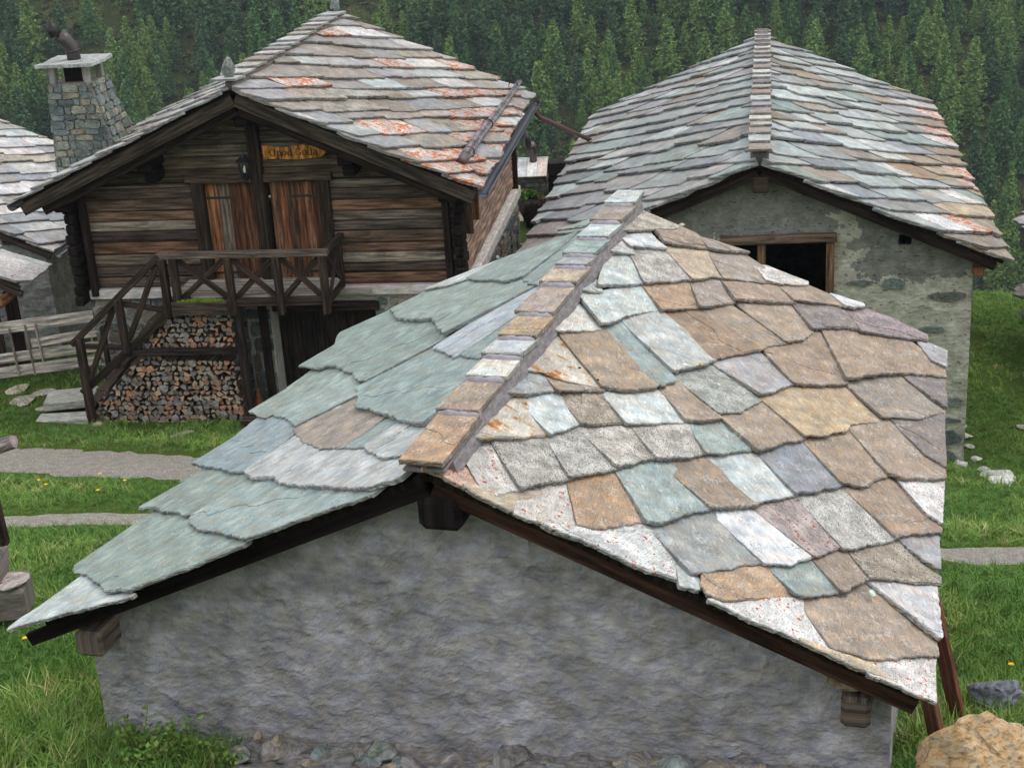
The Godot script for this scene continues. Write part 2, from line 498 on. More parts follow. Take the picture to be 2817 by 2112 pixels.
# one split slab: ragged outline, layered rim; its lower end rests on the course below
func slate_mesh(poly: PackedVector2Array, bm: Vector2, ax: Vector2, E: float, T: float, H0: float, F: Dictionary, col: Color, sp: float, jag: float, uvs := 0.7, layers := true) -> ArrayMesh:
	if Geometry2D.is_polygon_clockwise(poly):
		poly = poly.duplicate()
		poly.reverse()
	var pts := PackedVector2Array()
	var low := PackedFloat32Array()
	var n := poly.size()
	for i in n:
		var a := poly[i]
		var b := poly[(i + 1) % n]
		var L := a.distance_to(b)
		if L < 0.004: continue
		var dir := (b - a) / L
		var out := Vector2(dir.y, -dir.x)
		var lo := clampf(-out.dot(ax) * 1.4, 0.18, 1.0)
		var m := maxi(1, int(round(L / sp)))
		var wk := 0.0
		for k in m:
			var q := a + dir * (L * k / m)
			if k > 0:
				wk = wk * 0.82 + rng.randf_range(-1, 1) * jag * lo * 0.6
				q += out * wk + dir * rng.randf_range(-0.2, 0.2) * (L / m)
			else:
				pass
			pts.append(q)
			low.append(lo)
	n = pts.size()
	if n < 3: return null
	var nor := PackedVector2Array()
	for i in n:
		var d := (pts[(i + 1) % n] - pts[(i - 1 + n) % n]).normalized()
		nor.append(Vector2(-d.y, d.x))
	var off := Vector2(rng.randf(), rng.randf()) * 7.0
	var pr := Vector2(ax.y, -ax.x)
	var put := func(p: Vector2, z: float) -> Vector3:
		var w := (p - bm).dot(ax)
		var h := maxf(H0 * (1.0 - w / E), 0.0)
		return F.o + F.u * p.x + F.v * p.y + F.n * (h + z)
	var uvf := func(p: Vector2, z: float) -> Vector2:
		return Vector2(p.dot(pr) + z, p.dot(ax) + z) * uvs + off
	var rings := []
	for lv in 4:
		var ring := PackedVector2Array()
		for i in n:
			var ins: float = [0.35, 0.0, rng.randf_range(-0.3, 1.2), rng.randf_range(0.2, 1.5)][lv]
			if lv == 0: ins = rng.randf_range(0.1, 1.1)
			ring.append(pts[i] + nor[i] * ins * jag * 0.9 * low[i])
		rings.append(ring)
	var tri := Geometry2D.triangulate_polygon(rings[0])
	if tri.is_empty():
		rings[0] = pts
		tri = Geometry2D.triangulate_polygon(pts)
	var PV := PackedVector3Array()
	var PU := PackedVector2Array()
	var o2 := Vector2(3.3, 1.7) if F.v.x < 0.0 else Vector2.ZERO
	for k in range(0, tri.size(), 3):
		for e in [0, 2, 1]:
			var p: Vector2 = rings[0][tri[k + e]]
			PV.append(put.call(p, T)); PU.append(uvf.call(p, 0.0))
	var zs := [T, T * 0.78, T * 0.4, 0.0]
	for lv in 3:
		for i in n:
			var j := (i + 1) % n
			for e in [[lv, i], [lv, j], [lv + 1, j], [lv, i], [lv + 1, j], [lv + 1, i]]:
				var p: Vector2 = rings[e[0]][e[1]]
				PV.append(put.call(p, zs[e[0]])); PU.append(uvf.call(p, zs[e[0]]))
	# a remaining cleavage sheet on top of some slabs
	if layers and rng.randf() < 0.55:
		var lo2 := Vector2(1e9, 1e9)
		var hi2 := -lo2
		for p in pts:
			var q := Vector2(p.dot(pr), p.dot(ax))
			lo2 = lo2.min(q); hi2 = hi2.max(q)
		var th := rng.randf_range(-0.7, 0.7) + (PI * 0.5 if rng.randf() < 0.35 else 0.0)
		var d1 := pr.rotated(th)
		var d2 := ax.rotated(th)
		var mid := pr * lerpf(lo2.x, hi2.x, rng.randf_range(0.3, 0.7)) + ax * lerpf(lo2.y, hi2.y, rng.randf_range(0.08, 0.45))
		var s2 := PackedVector2Array()
		var wv := 0.0
		for k in 41:
			wv = wv * 0.8 + rng.randf_range(-0.02, 0.02)
			s2.append(mid + d1 * (k - 20) * 0.06 + d2 * (wv + 0.04 * sin(k * 0.7 + th * 9.0)))
		s2.append(mid + d1 * 1.3 + d2 * 3.0)
		s2.append(mid - d1 * 1.3 + d2 * 3.0)
		var ins := Geometry2D.offset_polygon(rings[0], -0.003)
		if ins.size() > 0:
			var clip := Geometry2D.intersect_polygons(s2, ins[0])
			if clip.size() > 0:
				var c2: PackedVector2Array = clip[0]
				if Geometry2D.is_polygon_clockwise(c2): c2.reverse()
				var t2 := Geometry2D.triangulate_polygon(c2)
				var hz := T + rng.randf_range(0.003, 0.007)
				for k in range(0, t2.size(), 3):
					for e in [0, 2, 1]:
						var p: Vector2 = c2[t2[k + e]]
						PV.append(put.call(p, hz)); PU.append(uvf.call(p, 0.0))
				for i in c2.size():
					var a: Vector2 = c2[i]
					var b: Vector2 = c2[(i + 1) % c2.size()]
					for e in [[a, hz], [b, hz], [b, T - 0.004], [a, hz], [b, T - 0.004], [a, T - 0.004]]:
						PV.append(put.call(e[0], e[1])); PU.append(uvf.call(e[0], e[1] - hz))
	var flip: bool = F.u.cross(F.v).dot(F.n) < 0.0
	var st := mb()
	var rim := col.lerp(Color(0.16, 0.16, 0.155), 0.6) if H0 > 0.0 else col   # weathered grey broken edges, tinted darker still for shade lines despite sky light
	for k in range(0, PV.size(), 3):
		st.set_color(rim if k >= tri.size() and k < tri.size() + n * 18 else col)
		for e in ([0, 2, 1] if flip else [0, 1, 2]):
			var r3: Vector3 = PV[k + e] - F.o
			st.set_uv2(Vector2(r3.dot(F.u), r3.dot(F.v)) * 0.55 + o2)
			vtx(st, PV[k + e], PU[k + e])
	return done(st)

func slate(parent: Node, poly: PackedVector2Array, bm: Vector2, ax: Vector2, E: float, T: float, H0: float, F: Dictionary, col: Color, mk: String, sp: float, jag: float, called := "slate", uvs := 0.7, layers := true):
	var m := slate_mesh(poly, bm, ax, E, T, H0, F, col, sp, jag, uvs, layers)
	if m == null: return null
	return part(called, m, M[mk], parent)

const TONES := {
	"bluegreen": [156, 175, 170, "plain"], "green": [148, 167, 159, "plain"], "palegreen": [196, 206, 202, "plain"], "blue": [152, 171, 176, "plain"],
	"bluewhite": [186, 197, 206, "plain"], "brown": [176, 156, 136, "mottled"], "brownrough": [170, 142, 116, "mottled"], "buff": [208, 188, 160, "mottled"],
	"buffgrey": [198, 191, 176, "lichen"], "cream": [224, 219, 206, "plain"], "greybrown": [170, 157, 144, "mottled"], "greystripe": [164, 168, 166, "plain"],
	"lichenbrown": [178, 165, 149, "lichen"], "lichengreen": [180, 187, 181, "lichen"], "lichengrey": [192, 188, 181, "lichen"], "lichenspot": [198, 194, 187, "orange"],
	"lilac": [174, 170, 173, "plain"], "lilacbrown": [178, 163, 152, "mottled"], "ochre": [198, 172, 136, "mottled"], "orangebrown": [194, 160, 128, "mottled"],
	"pale": [210, 206, 202, "plain"], "palegrey": [194, 200, 198, "plain"], "palepink": [188, 190, 188, "plain"], "pinkorange": [218, 180, 156, "orange"],
	"purple": [148, 137, 134, "mottled"], "purpleorange": [154, 142, 143, "orange"], "rust": [214, 206, 192, "rust"], "slateblue": [152, 156, 163, "plain"],
	"spotted": [170, 157, 153, "orange"], "white": [216, 218, 220, "plain"], "whitegreen": [208, 217, 215, "plain"], "whiteorange": [216, 213, 209, "orange"],
	"whitepurple": [214, 208, 207, "plain"], "whitespeck": [206, 211, 211, "orange"], "orangecrust": [212, 200, 192, "crust"], "moss": [176, 180, 140, "lichen"], "lilacgrey": [171, 167, 167, "plain"], "greengrey": [172, 182, 180, "plain"]}
const GAIN := 0.83
var desat := 0.15
var stock := 1.0   # how dark a quarry's stone is

func tone(k: String) -> Color:
	var t: Array = TONES[k]
	var g: float = (t[0] + t[1] + t[2]) / 3.0
	return S(lerpf(t[0], g, desat), lerpf(t[1], g, desat), lerpf(t[2], g, desat), GAIN * stock)

# a whole slope laid in slanting courses; pick chooses tone by place
func lay_slope(roof: Node, F: Dictionary, L: float, e1: Vector2, e2: Vector2, expo: float, wmin: float, wmax: float, T: float, over: Vector4, pick: Callable, first_row := 0.0, sp := 0.08, jag := 0.026):
	e1 = e1.normalized(); e2 = e2.normalized()
	var rect := PackedVector2Array([Vector2(-over.x, 0.02), Vector2(L + over.y, 0.02), Vector2(L + over.y, F.len + over.z), Vector2(-over.x, F.len + over.z)])
	var inv := Transform2D(e1, e2, Vector2.ZERO).affine_inverse()
	var p0 := 1e9; var p1 := -1e9; var q0 := 1e9; var q1 := -1e9
	for c in rect:
		var k := inv * c
		p0 = minf(p0, k.x); p1 = maxf(p1, k.x); q0 = minf(q0, k.y); q1 = maxf(q1, k.y)
	var q := q0 + expo * 0.55 + first_row
	while q < q1 + expo:
		var p := p0 - rng.randf_range(0.0, wmax)
		var ex := expo * rng.randf_range(0.86, 1.12)
		while p < p1:
			var w := rng.randf_range(wmin, wmax)
			if rng.randf() < 0.18: w *= 1.45
			var jb := rng.randf_range(-0.2, 0.2) * ex
			var j := [jb + rng.randf_range(-0.1, 0.1) * ex, jb + rng.randf_range(-0.1, 0.1) * ex]
			var sk := rng.randf_range(-0.05, 0.05)
			var lo: float = q + (j[0] + j[1]) * 0.5
			var quadp := PackedVector2Array([e1 * (p - 0.008) + e2 * (q + j[0]), e1 * (p + w * 0.5) + e2 * (q + (j[0] + j[1]) * 0.5 + rng.randf_range(0.0, 0.06) * ex), e1 * (p + w + 0.008) + e2 * (q + j[1]), e1 * (p + w + sk) + e2 * (q - ex * 1.5), e1 * (p + sk) + e2 * (q - ex * 1.5)])
			var rj := Vector2(rng.randf_range(-0.05, 0.05), rng.randf_range(-0.04, 0.04))
			var r2 := PackedVector2Array([rect[0] + Vector2(rj.x, 0), rect[1] + Vector2(rj.x, 0), rect[2] + rj, rect[3] + rj])
			var cl := Geometry2D.intersect_polygons(quadp, r2)
			if cl.size() > 0:
				var c: PackedVector2Array = cl[0]
				var area := 0.0
				for i in c.size(): area += c[i].cross(c[(i + 1) % c.size()])
				if absf(area) * 0.5 > 0.03:
					var mid := e1 * (p + w * 0.5) + e2 * q
					var key: String = pick.call(mid)
					var bm: Vector2 = e1 * (p + w * 0.5) + e2 * lo
					var T2 := T * rng.randf_range(0.8, 1.3)
					slate(roof, c, bm, -(e2 - e1 * e1.dot(e2) * 0.0).normalized(), ex, T2, T * 1.35, F, vary(tone(key), 0.17), TONES[key][3], sp, jag, "slate", 0.5, false)
			p += w
		q += ex

# stones set in mortar on a flat face; clip is the outline of the face in (x right, y up)
func stone_face(parent: Node, o: Vector3, u: Vector3, v: Vector3, clip: PackedVector2Array, rowh: float, wmin: float, wmax: float, cols: Array, gap := 0.02, T := 0.05):
	var n := u.cross(v).normalized()
	var F := {"o": o, "u": u, "v": v, "n": n}
	var lo := Vector2(1e9, 1e9)
	var hi := -lo
	for c in clip:
		lo = lo.min(c); hi = hi.max(c)
	var y := lo.y
	while y < hi.y:
		var h := rowh * rng.randf_range(0.7, 1.35)
		var x := lo.x - rng.randf() * wmax
		while x < hi.x:
			var w := rng.randf_range(wmin, wmax)
			var a := PackedVector2Array()
			var r := func(s): return rng.randf_range(-s, s)
			for c in [[0.08, 0.0], [0.5, -0.04], [0.92, 0.0], [1.0, 0.3], [1.0, 0.75], [0.85, 1.0], [0.45, 1.04], [0.1, 0.98], [0.0, 0.6], [0.0, 0.25]]:
				a.append(Vector2(x + gap + c[0] * (w - gap * 2) + r.call(0.05) * w, y + gap + c[1] * (h - gap * 2) + r.call(0.09) * h))
			var cl := Geometry2D.intersect_polygons(a, clip)
			if cl.size() > 0:
				var poly: PackedVector2Array = cl[0]
				var ar := 0.0
				for i in poly.size(): ar += poly[i].cross(poly[(i + 1) % poly.size()])
				if absf(ar) * 0.5 > 0.004:
					slate(parent, poly, Vector2(x + w * 0.5, y), Vector2(0, 1), 1e6, T * rng.randf_range(0.6, 1.2), 0.0, F, vary(cols[rng.randi() % cols.size()], 0.18), "stone", 0.09, 0.02, "stone", 0.8, false)
			x += w
		y += h

# ---------------------------------------------------------------- ground
const TPS := [[-3.490,-10.840,0.001290],[2.385,-9.055,0.025285],[-0.550,-9.800,-0.005731],[-3.000,-7.500,0.005190],[2.000,-6.500,-0.005462],[0.000,-4.000,-0.006758],[0.000,1.000,0.012122],[-8.000,-6.000,-0.009182],[8.000,-6.000,-0.006912],[-14.000,2.000,-0.000744],[14.000,2.000,0.000851],[-5.600,-14.900,0.004933],[-7.400,-19.800,0.004081],[-5.600,-20.100,-0.000386],[-7.100,-23.700,-0.000421],[-7.950,-26.600,0.011163],[-5.900,-28.700,-0.008315],[-8.700,-29.500,-0.027849],[-10.000,-31.500,0.027484],[-12.000,-33.000,-0.010712],[-13.000,-38.000,0.004284],[-4.000,-33.000,-0.004868],[4.400,-12.500,0.002916],[3.600,-10.700,-0.017905],[1.400,-16.200,0.003809],[-2.300,-16.400,-0.005438],[5.800,-18.800,0.001999],[8.560,-24.900,0.012961],[8.900,-27.700,-0.024080],[10.300,-30.500,0.001484],[13.600,-38.000,-0.006039],[15.100,-45.000,0.002923],[0.500,-36.000,0.002047],[1.000,-41.000,0.026379],[2.200,-30.000,0.006870],[2.000,-24.000,-0.003151],[-22.000,-15.000,0.000534],[-22.000,-25.000,-0.003195],[-22.000,-38.000,0.005021],[22.000,-15.000,-0.000280],[22.000,-28.000,-0.000281],[25.000,-42.000,0.005297],[-20.000,-50.000,-0.001161],[0.000,-52.000,-0.003188],[20.000,-52.000,-0.003203],[-9.000,-45.000,-0.008750],[7.000,-47.000,-0.004913]]
const TPA := [5.160367,0.003798,0.360817]
var hn := FastNoiseLite.new()
func gh_raw(x: float, z: float) -> float:
	var y: float = TPA[0] + TPA[1] * x + TPA[2] * z
	for c in TPS:
		var dx: float = x - c[0]
		var dz: float = z - c[1]
		var r2 := dx * dx + dz * dz
		if r2 > 1e-9: y += c[2] * 0.5 * r2 * log(r2)
	return y
const GX0 := -30.0
const GZ0 := 3.0
const GN := 151
const GM := 141
const GS := 0.42
var G := PackedFloat32Array()
func gh(x: float, z: float) -> float:
	var fx := clampf((x - GX0) / GS, 0.0, GN - 1.001)
	var fz := clampf((GZ0 - z) / GS, 0.0, GM - 1.001)
	var i := int(fx)
	var j := int(fz)
	fx -= i; fz -= j
	var a := G[j * GN + i]
	var b := G[j * GN + i + 1]
	var c := G[(j + 1) * GN + i]
	var d := G[(j + 1) * GN + i + 1]
	return lerpf(lerpf(a, b, fx), lerpf(c, d, fx), fz)

func hill_y(x: float, D: float) -> float:
	var n := hn.get_noise_2d(x * 0.9, D * 0.9) * 5.0 + hn.get_noise_2d(x * 4.0 + 50.0, D * 4.0) * 1.2
	var y := 0.0
	if D < 58.0: y = lerpf(-11.0, -17.0, (D - 46.0) / 12.0); n *= 0.1
	elif D < 200.0: y = lerpf(-17.0, -68.0, (D - 58.0) / 142.0); n *= 0.5
	elif D < 226.0: y = -68.0 + (D - 200.0) * 0.02
	else: y = -67.5 + 0.62 * (D - 226.0) * ss(216.0, 240.0, D)
	return y + n

var paths := [
	{"p": [[-20, -26.8, 1.3], [-13, -26.1, 1.25], [-9.4, -25.75, 0.95], [-7.5, -24.95, 1.2], [-5.6, -24.4, 1.0], [-2, -22.6, 0.9], [2, -20.4, 0.7], [5.8, -18.8, 0.5], [7.0, -18.98, 0.5], [12, -19.8, 0.5], [24, -21.5, 0.6]]},
	{"p": [[-16, -20.6, 0.4], [-10, -20.3, 0.45], [-7.5, -20.2, 0.5], [-5.6, -20.35, 0.42], [-3.2, -20.8, 0.4], [-1.0, -21.8, 0.4]]}]
func path_dist(x: float, z: float) -> float:
	var best := 9.0
	for pa in paths:
		var p: Array = pa.p
		for i in p.size() - 1:
			var a := Vector2(p[i][0], p[i][1])
			var b := Vector2(p[i + 1][0], p[i + 1][1])
			var q := Vector2(x, z)
			var t := clampf((q - a).dot(b - a) / (b - a).length_squared(), 0, 1)
			best = minf(best, q.distance_to(a.lerp(b, t)) - lerpf(p[i][2], p[i + 1][2], t))
	return best

func build_ground():
	hn.seed = 5
	hn.frequency = 0.012
	var bump := FastNoiseLite.new()
	bump.seed = 8
	bump.frequency = 0.35
	G.resize(GN * GM)
	for j in GM:
		for i in GN:
			var x := GX0 + i * GS
			var z := GZ0 - j * GS
			G[j * GN + i] = gh_raw(x, z) + bump.get_noise_2d(x, z) * 0.06 - maxf(0.0, -z - 47.0) * 0.25
	var st := mb()
	st.set_smooth_group(0)
	for j in GM - 1:
		for i in GN - 1:
			var q := []
			for k in [[0, 0], [1, 0], [1, 1], [0, 1]]:
				q.append(Vector3(GX0 + (i + k[0]) * GS, G[(j + k[1]) * GN + i + k[0]], GZ0 - (j + k[1]) * GS))
			quad(st, q[0], q[3], q[2], q[1])
	tag(part("meadow_ground", done(st), M.turf, self), "", "", "", "structure")
	# valley and the slope opposite
	st = mb()
	st.set_smooth_group(0)
	var NX := 90
	var ND := 120
	var V := []
	for j in ND + 1:
		var D := 46.0 + 700.0 * pow(float(j) / ND, 1.35)
		for i in NX + 1:
			var x := lerpf(-1.0, 1.0, float(i) / NX) * (70.0 + D * 0.75)
			V.append(Vector3(x, hill_y(x, D), -D))
	for j in ND:
		for i in NX:
			var a := j * (NX + 1) + i
			quad(st, V[a], V[a + NX + 1], V[a + NX + 2], V[a + 1])
	tag(part("hillside", done(st), M.hill, self), "", "", "", "structure")
	# gravel paths, draped just above the turf
	for pa in paths:
		st = mb()
		st.set_smooth_group(0)
		var p: Array = pa.p
		var rows := []
		for i in p.size() - 1:
			var a := Vector2(p[i][0], p[i][1])
			var b := Vector2(p[i + 1][0], p[i + 1][1])
			var m := maxi(2, int(a.distance_to(b) / 0.25))
			for k in m:
				var t := float(k) / m
				var c := a.lerp(b, t)
				var d := (b - a).normalized()
				var w := lerpf(p[i][2], p[i + 1][2], t)
				var s := Vector2(-d.y, d.x)
				var row := []
				for e in 9:
					var f := lerpf(-1, 1, e / 8.0)
					var wob := 1.0 + 0.22 * bump.get_noise_2d(c.x * 5.0 + f * 40.0, c.y * 5.0) if absf(f) > 0.9 else 1.0
					var q := c + s * w * f * wob
					row.append(Vector3(q.x, gh(q.x, q.y) + 0.03 - 0.03 * absf(f), q.y))
				rows.append(row)
		for i in rows.size() - 1:
			for e in 8:
				quad(st, rows[i][e], rows[i + 1][e], rows[i + 1][e + 1], rows[i][e + 1])
		tag(part("gravel_path", done(st), M.gravel, self), "", "", "", "structure")

# ---------------------------------------------------------------- the near barn
const NEAR := [
[0,"buffgrey",[5.78,0.13,5.99,0.26,6.26,0.39,6.6,0.58,6.88,0.63],[6.98,0.61,6.98,0.25,6.97,0.1]],
[0,"pale",[5.13,0.17,5.24,0.26,5.35,0.36],[5.5,0.29,5.73,0.14]],
[0,"white",[5.49,0.3,5.7,0.45,5.86,0.61],[6.19,0.4,5.73,0.14]],
[0,"brown",[6,0.57,6.09,0.7,6.45,1.02],[6.63,0.93,6.76,0.8,6.76,0.65,6.22,0.41]],
[0,"greybrown",[6.39,1,6.5,1.17,6.77,1.39],[6.87,1.2,6.84,1,6.71,0.87]],
[0,"palegreen",[4.18,0.26,4.43,0.42,4.78,0.6],[4.91,0.56,5.29,0.37,5.08,0.16]],
[0,"palegreen",[3.91,0.16,3.98,0.23,4.12,0.31],[4.22,0.24,4.28,0.15]],
[0,"lichengrey",[4.73,0.61,4.96,0.77,5.35,1],[5.85,0.62,5.46,0.32]],
[0,"buff",[5.32,1.01,5.6,1.13,5.77,1.27],[5.84,1.26,6.36,1.01,5.86,0.62]],
[0,"greybrown",[5.71,1.28,5.91,1.49,6.15,1.71,6.26,1.82],[6.59,1.68,6.75,1.4,6.37,1.02]],
[0,"whiteorange",[6.15,1.68,6.24,1.84,6.6,2.09],[6.74,2.09,6.71,1.64,6.59,1.51]],
[0,"palegreen",[3.35,0.48,3.51,0.55,3.72,0.59,3.8,0.61,4.08,0.73,4.35,0.87],[4.49,0.82,4.66,0.61,3.83,0.17]],
[0,"cream",[2.89,0.18,3.05,0.3,3.33,0.48],[3.61,0.3,3.78,0.18,3.73,0.13]],
[0,"orangebrown",[4.27,0.89,4.51,1.03,4.73,1.18],[5.25,1.01,4.68,0.62]],
[0,"lilacbrown",[4.71,1.19,4.98,1.33,5.26,1.46],[5.36,1.42,5.67,1.29,5.26,1.01]],
[0,"brown",[5.26,1.47,5.53,1.69,5.91,2.03],[6.18,1.82,5.66,1.3]],
[0,"brown",[5.92,2.02,6.13,2.22,6.41,2.54],[6.63,2.34,6.63,2.11,6.19,1.83]],
[0,"white",[6.36,2.53,6.42,2.62,6.69,2.72],[6.76,2.71,6.7,2.47,6.66,2.37]],
[0,"rust",[1.93,0.13,2.04,0.26,2.05,0.4,2.13,0.58,2.25,0.76],[2.52,0.59,2.87,0.22,2.82,0.15]],
[0,"brown",[1.85,0.46,2.01,0.61,2.21,0.77],[2.25,0.75,2.04,0.33]],
[0,"brown",[2.23,0.76,2.31,0.89,2.44,1.02,2.76,1.18],[2.85,1.15,3.31,0.5,2.88,0.22]],
[0,"bluegreen",[2.73,1.18,2.95,1.26],[3.06,1.24,3.76,0.62,3.25,0.35]],
[0,"palegrey",[3.08,1.22,3.35,1.36,3.69,1.5],[3.77,1.49,4.25,0.89,3.7,0.61]],
[0,"brownrough",[3.7,1.5,4.03,1.66,4.36,1.85],[4.72,1.2,4.26,0.9]],
[0,"brown",[4.36,1.85,4.6,1.95,4.75,2.05],[5.2,1.49,4.72,1.2]],
[0,"brown",[4.76,2.04,4.96,2.17,5.35,2.27],[5.44,2.26,5.86,2.02,5.2,1.5]],
[0,"purple",[5.37,2.27,5.75,2.53,5.94,2.74],[6.4,2.56,5.88,2.03]],
[0,"purpleorange",[5.87,2.75,6.08,3.04,6.31,3.3,6.44,3.43],[6.62,3.43,6.72,3.06,6.64,2.73,6.34,2.6]],
[0,"greystripe",[1.4,0.13,1.53,0.25,1.71,0.35,1.88,0.47],[2.03,0.26,1.91,0.12]],
[0,"rust",[0.56,0.14,0.69,0.25,0.82,0.36,1.17,0.6],[1.2,0.58,1.44,0.22,1.36,0.14]],
[0,"palegreen",[1.11,0.6,1.26,0.67,1.53,0.76],[1.56,0.74,1.81,0.46,1.47,0.22]],
[0,"lichenbrown",[1.5,0.76,1.59,0.87,1.82,1.06],[1.85,1.04,2.16,0.77,1.82,0.47]],
[0,"whitegreen",[1.79,1.07,2.05,1.28,2.3,1.48],[2.33,1.46,2.69,1.19,2.16,0.77]],
[0,"brown",[2.3,1.48,2.44,1.62,2.6,1.73],[2.66,1.72,2.94,1.27,2.7,1.21]],
[0,"lichengreen",[2.68,1.71,2.83,1.83,3.04,1.91,3.31,2],[3.36,2,3.62,1.5,3.07,1.23]],
[0,"lilac",[3.37,1.98,3.66,2.12,3.93,2.23],[4.01,2.22,4.29,1.86,3.62,1.51]],
[0,"brown",[3.92,2.23,4.12,2.46,4.44,2.7],[5.44,2.37,4.39,1.87]],
[0,"brown",[4.47,2.69,4.85,2.92,5.19,3.16,5.45,3.4,5.67,3.65],[5.84,3.64,6.17,3.21,6.22,2.93,5.44,2.37]],
[0,"lilac",[5.91,3.51,5.89,3.64],[6.45,3.66,6.29,3.35]],
[0,"lichenspot",[-0.05,0.43,-0.06,0.48,0.2,0.62],[0.66,0.26,0.55,0.14,0.39,0.12]],
[0,"lichengrey",[0.2,0.61,0.4,0.73,0.64,0.88],[0.66,0.86,1.07,0.58,0.66,0.26]],
[0,"pinkorange",[-0.12,-0.01,-0.08,0.12,-0.08,0.29,-0.01,0.4],[0.02,0.38,0.22,0.13]],
[0,"lichengrey",[0.63,0.88,0.83,1,1.06,1.14],[1.12,1.13,1.41,0.78,1.08,0.58]],
[0,"lichengrey",[1.07,1.14,1.28,1.27,1.55,1.41],[1.57,1.39,1.77,1.06,1.41,0.78]],
[0,"lichengrey",[1.45,1.39,1.66,1.57,1.91,1.73],[1.96,1.72,2.27,1.48,1.79,1.1]],
[0,"bluegreen",[1.88,1.73,2.06,1.88,2.35,2.06],[2.43,2.06,2.58,1.73,2.29,1.51]],
[0,"brown",[2.29,2.1,2.58,2.24,2.94,2.44],[2.98,2.4,3.33,1.99,2.63,1.73]],
[0,"ochre",[2.93,2.44,3.1,2.6,3.43,2.78,3.58,2.79,3.76,2.91,4.08,3.12],[4.12,3.11,4.36,2.66,3.89,2.24,3.33,1.99]],
[0,"greybrown",[3.99,3.08,4.3,3.38,4.78,3.66],[4.86,3.65,5.2,3.21,4.42,2.69]],
[0,"purple",[4.94,3.57,4.86,3.66],[5.66,3.65,5.2,3.21]],
[0,"buff",[-0.12,0.29,-0.15,0.36,-0.12,0.55,-0.1,0.69,-0.02,0.78],[0.03,0.76,0.19,0.64]],
[0,"lichenspot",[-0.14,0.68,-0.11,0.85,-0.05,0.96,0.11,1.08],[0.21,1.05,0.6,0.88,0.21,0.63]],
[0,"orangebrown",[0.06,1.09,0.1,1.18,0.31,1.33,0.53,1.48],[0.63,1.46,0.97,1.15,0.6,0.88]],
[0,"bluegreen",[0.5,1.5,0.52,1.56,0.74,1.68,1.1,1.89],[1.16,1.88,1.44,1.44,1,1.16]],
[0,"brown",[1.09,1.9,1.25,2.05,1.44,2.21],[1.51,2.18,1.81,1.71,1.46,1.46]],
[0,"whitegreen",[1.46,2.2,1.7,2.36,1.89,2.48],[1.96,2.47,2.31,2.07,1.85,1.73]],
[0,"slateblue",[1.87,2.48,2.11,2.65,2.43,2.83],[2.51,2.81,2.84,2.44,2.29,2.11]],
[0,"brown",[2.39,2.83,2.45,2.94,2.74,3.09,2.95,3.19],[3.08,3.17,3.48,2.8,2.87,2.44]],
[0,"brown",[2.92,3.19,2.95,3.33,3.32,3.67],[3.51,3.67,4.03,3.13,3.49,2.79]],
[0,"purple",[3.63,3.49,3.53,3.67],[4.76,3.66,4.02,3.13]],
[0,"buff",[-0.14,0.85,-0.14,0.94,-0.07,1.08],[0,1.06,-0.06,0.95]],
[0,"whitespeck",[-0.17,0.9,-0.13,1.09,-0.09,1.31,-0.1,1.38,-0.08,1.55,0.03,1.87],[0.09,1.84,0.49,1.49,0,1.06]],
[0,"greystripe",[0.1,1.92,0.33,2.1,0.72,2.39],[0.76,2.35,1.04,1.96,0.49,1.51]],
[0,"palegreen",[-0.11,1.88,-0.08,1.97,0.03,2.01],[0.11,1.92,0.16,1.85]],
[0,"white",[0.66,2.38,0.76,2.51,1.08,2.7],[1.12,2.68,1.38,2.21,1.04,1.96]],
[0,"spotted",[1.06,2.7,1.24,2.82,1.39,2.91],[1.44,2.9,1.83,2.52,1.38,2.21]],
[0,"lichengrey",[1.34,2.91,1.53,3.07,1.9,3.32],[1.98,3.31,2.34,2.87,1.83,2.51]],
[0,"brown",[1.88,3.32,2.11,3.47,2.31,3.66],[2.39,3.66,2.9,3.2,2.35,2.86]],
[0,"whiteorange",[2.49,3.56,2.44,3.66],[3.31,3.68,2.9,3.27]],
[0,"orangebrown",[0,2.01,-0.11,2.06,-0.09,2.16,0.09,2.3,0.3,2.49,0.46,2.65],[0.5,2.64,0.66,2.39,0.12,1.96]],
[0,"bluegreen",[0.43,2.65,0.56,2.8,0.76,2.96],[0.8,2.95,1.05,2.7,0.67,2.39]],
[0,"brown",[0.73,2.95,0.93,3.05,1.11,3.16],[1.36,2.96,1.08,2.72]],
[0,"lichenbrown",[1.09,3.15,1.28,3.41,1.49,3.68],[1.61,3.68,1.88,3.32,1.36,2.95]],
[0,"lilac",[1.75,3.52,1.68,3.66],[2.27,3.66,1.87,3.32]],
[0,"whiteorange",[-0.16,2.09,-0.15,2.26,-0.13,2.5,-0.1,2.74,-0.08,2.84,0.01,2.95],[0.08,2.94,0.38,2.64,-0.04,2.2]],
[0,"brown",[-0.02,2.95,0.02,3.1,0.12,3.3,0.26,3.42,0.5,3.68],[0.67,3.67,0.99,3.11,0.39,2.64]],
[0,"whitepurple",[0.87,3.43,0.68,3.68],[1.47,3.66,1,3.11]],
[0,"buff",[-0.12,2.74,-0.14,2.99,-0.12,3.23,-0.07,3.38,0,3.4],[0.17,3.36,-0.07,2.96]],
[0,"whiteorange",[-0.15,3.22,-0.12,3.39,-0.11,3.67],[0.5,3.67,0.21,3.37,-0.05,3.23]],
[1,"bluegreen",[6.85,0.83,6.54,0.57,6.23,0.32],[6.79,0.33,6.9,0.49]],
[1,"palegreen",[6.82,1.58,6.56,1.27,6.27,1,6.24,0.86,5.71,0.54,5.4,0.31],[6.2,0.34,6.85,0.83,6.9,1.23,6.96,1.61]],
[1,"palegreen",[6.7,2.53,6.34,2.1,6.25,1.81],[6.79,1.55,6.92,2.47]],
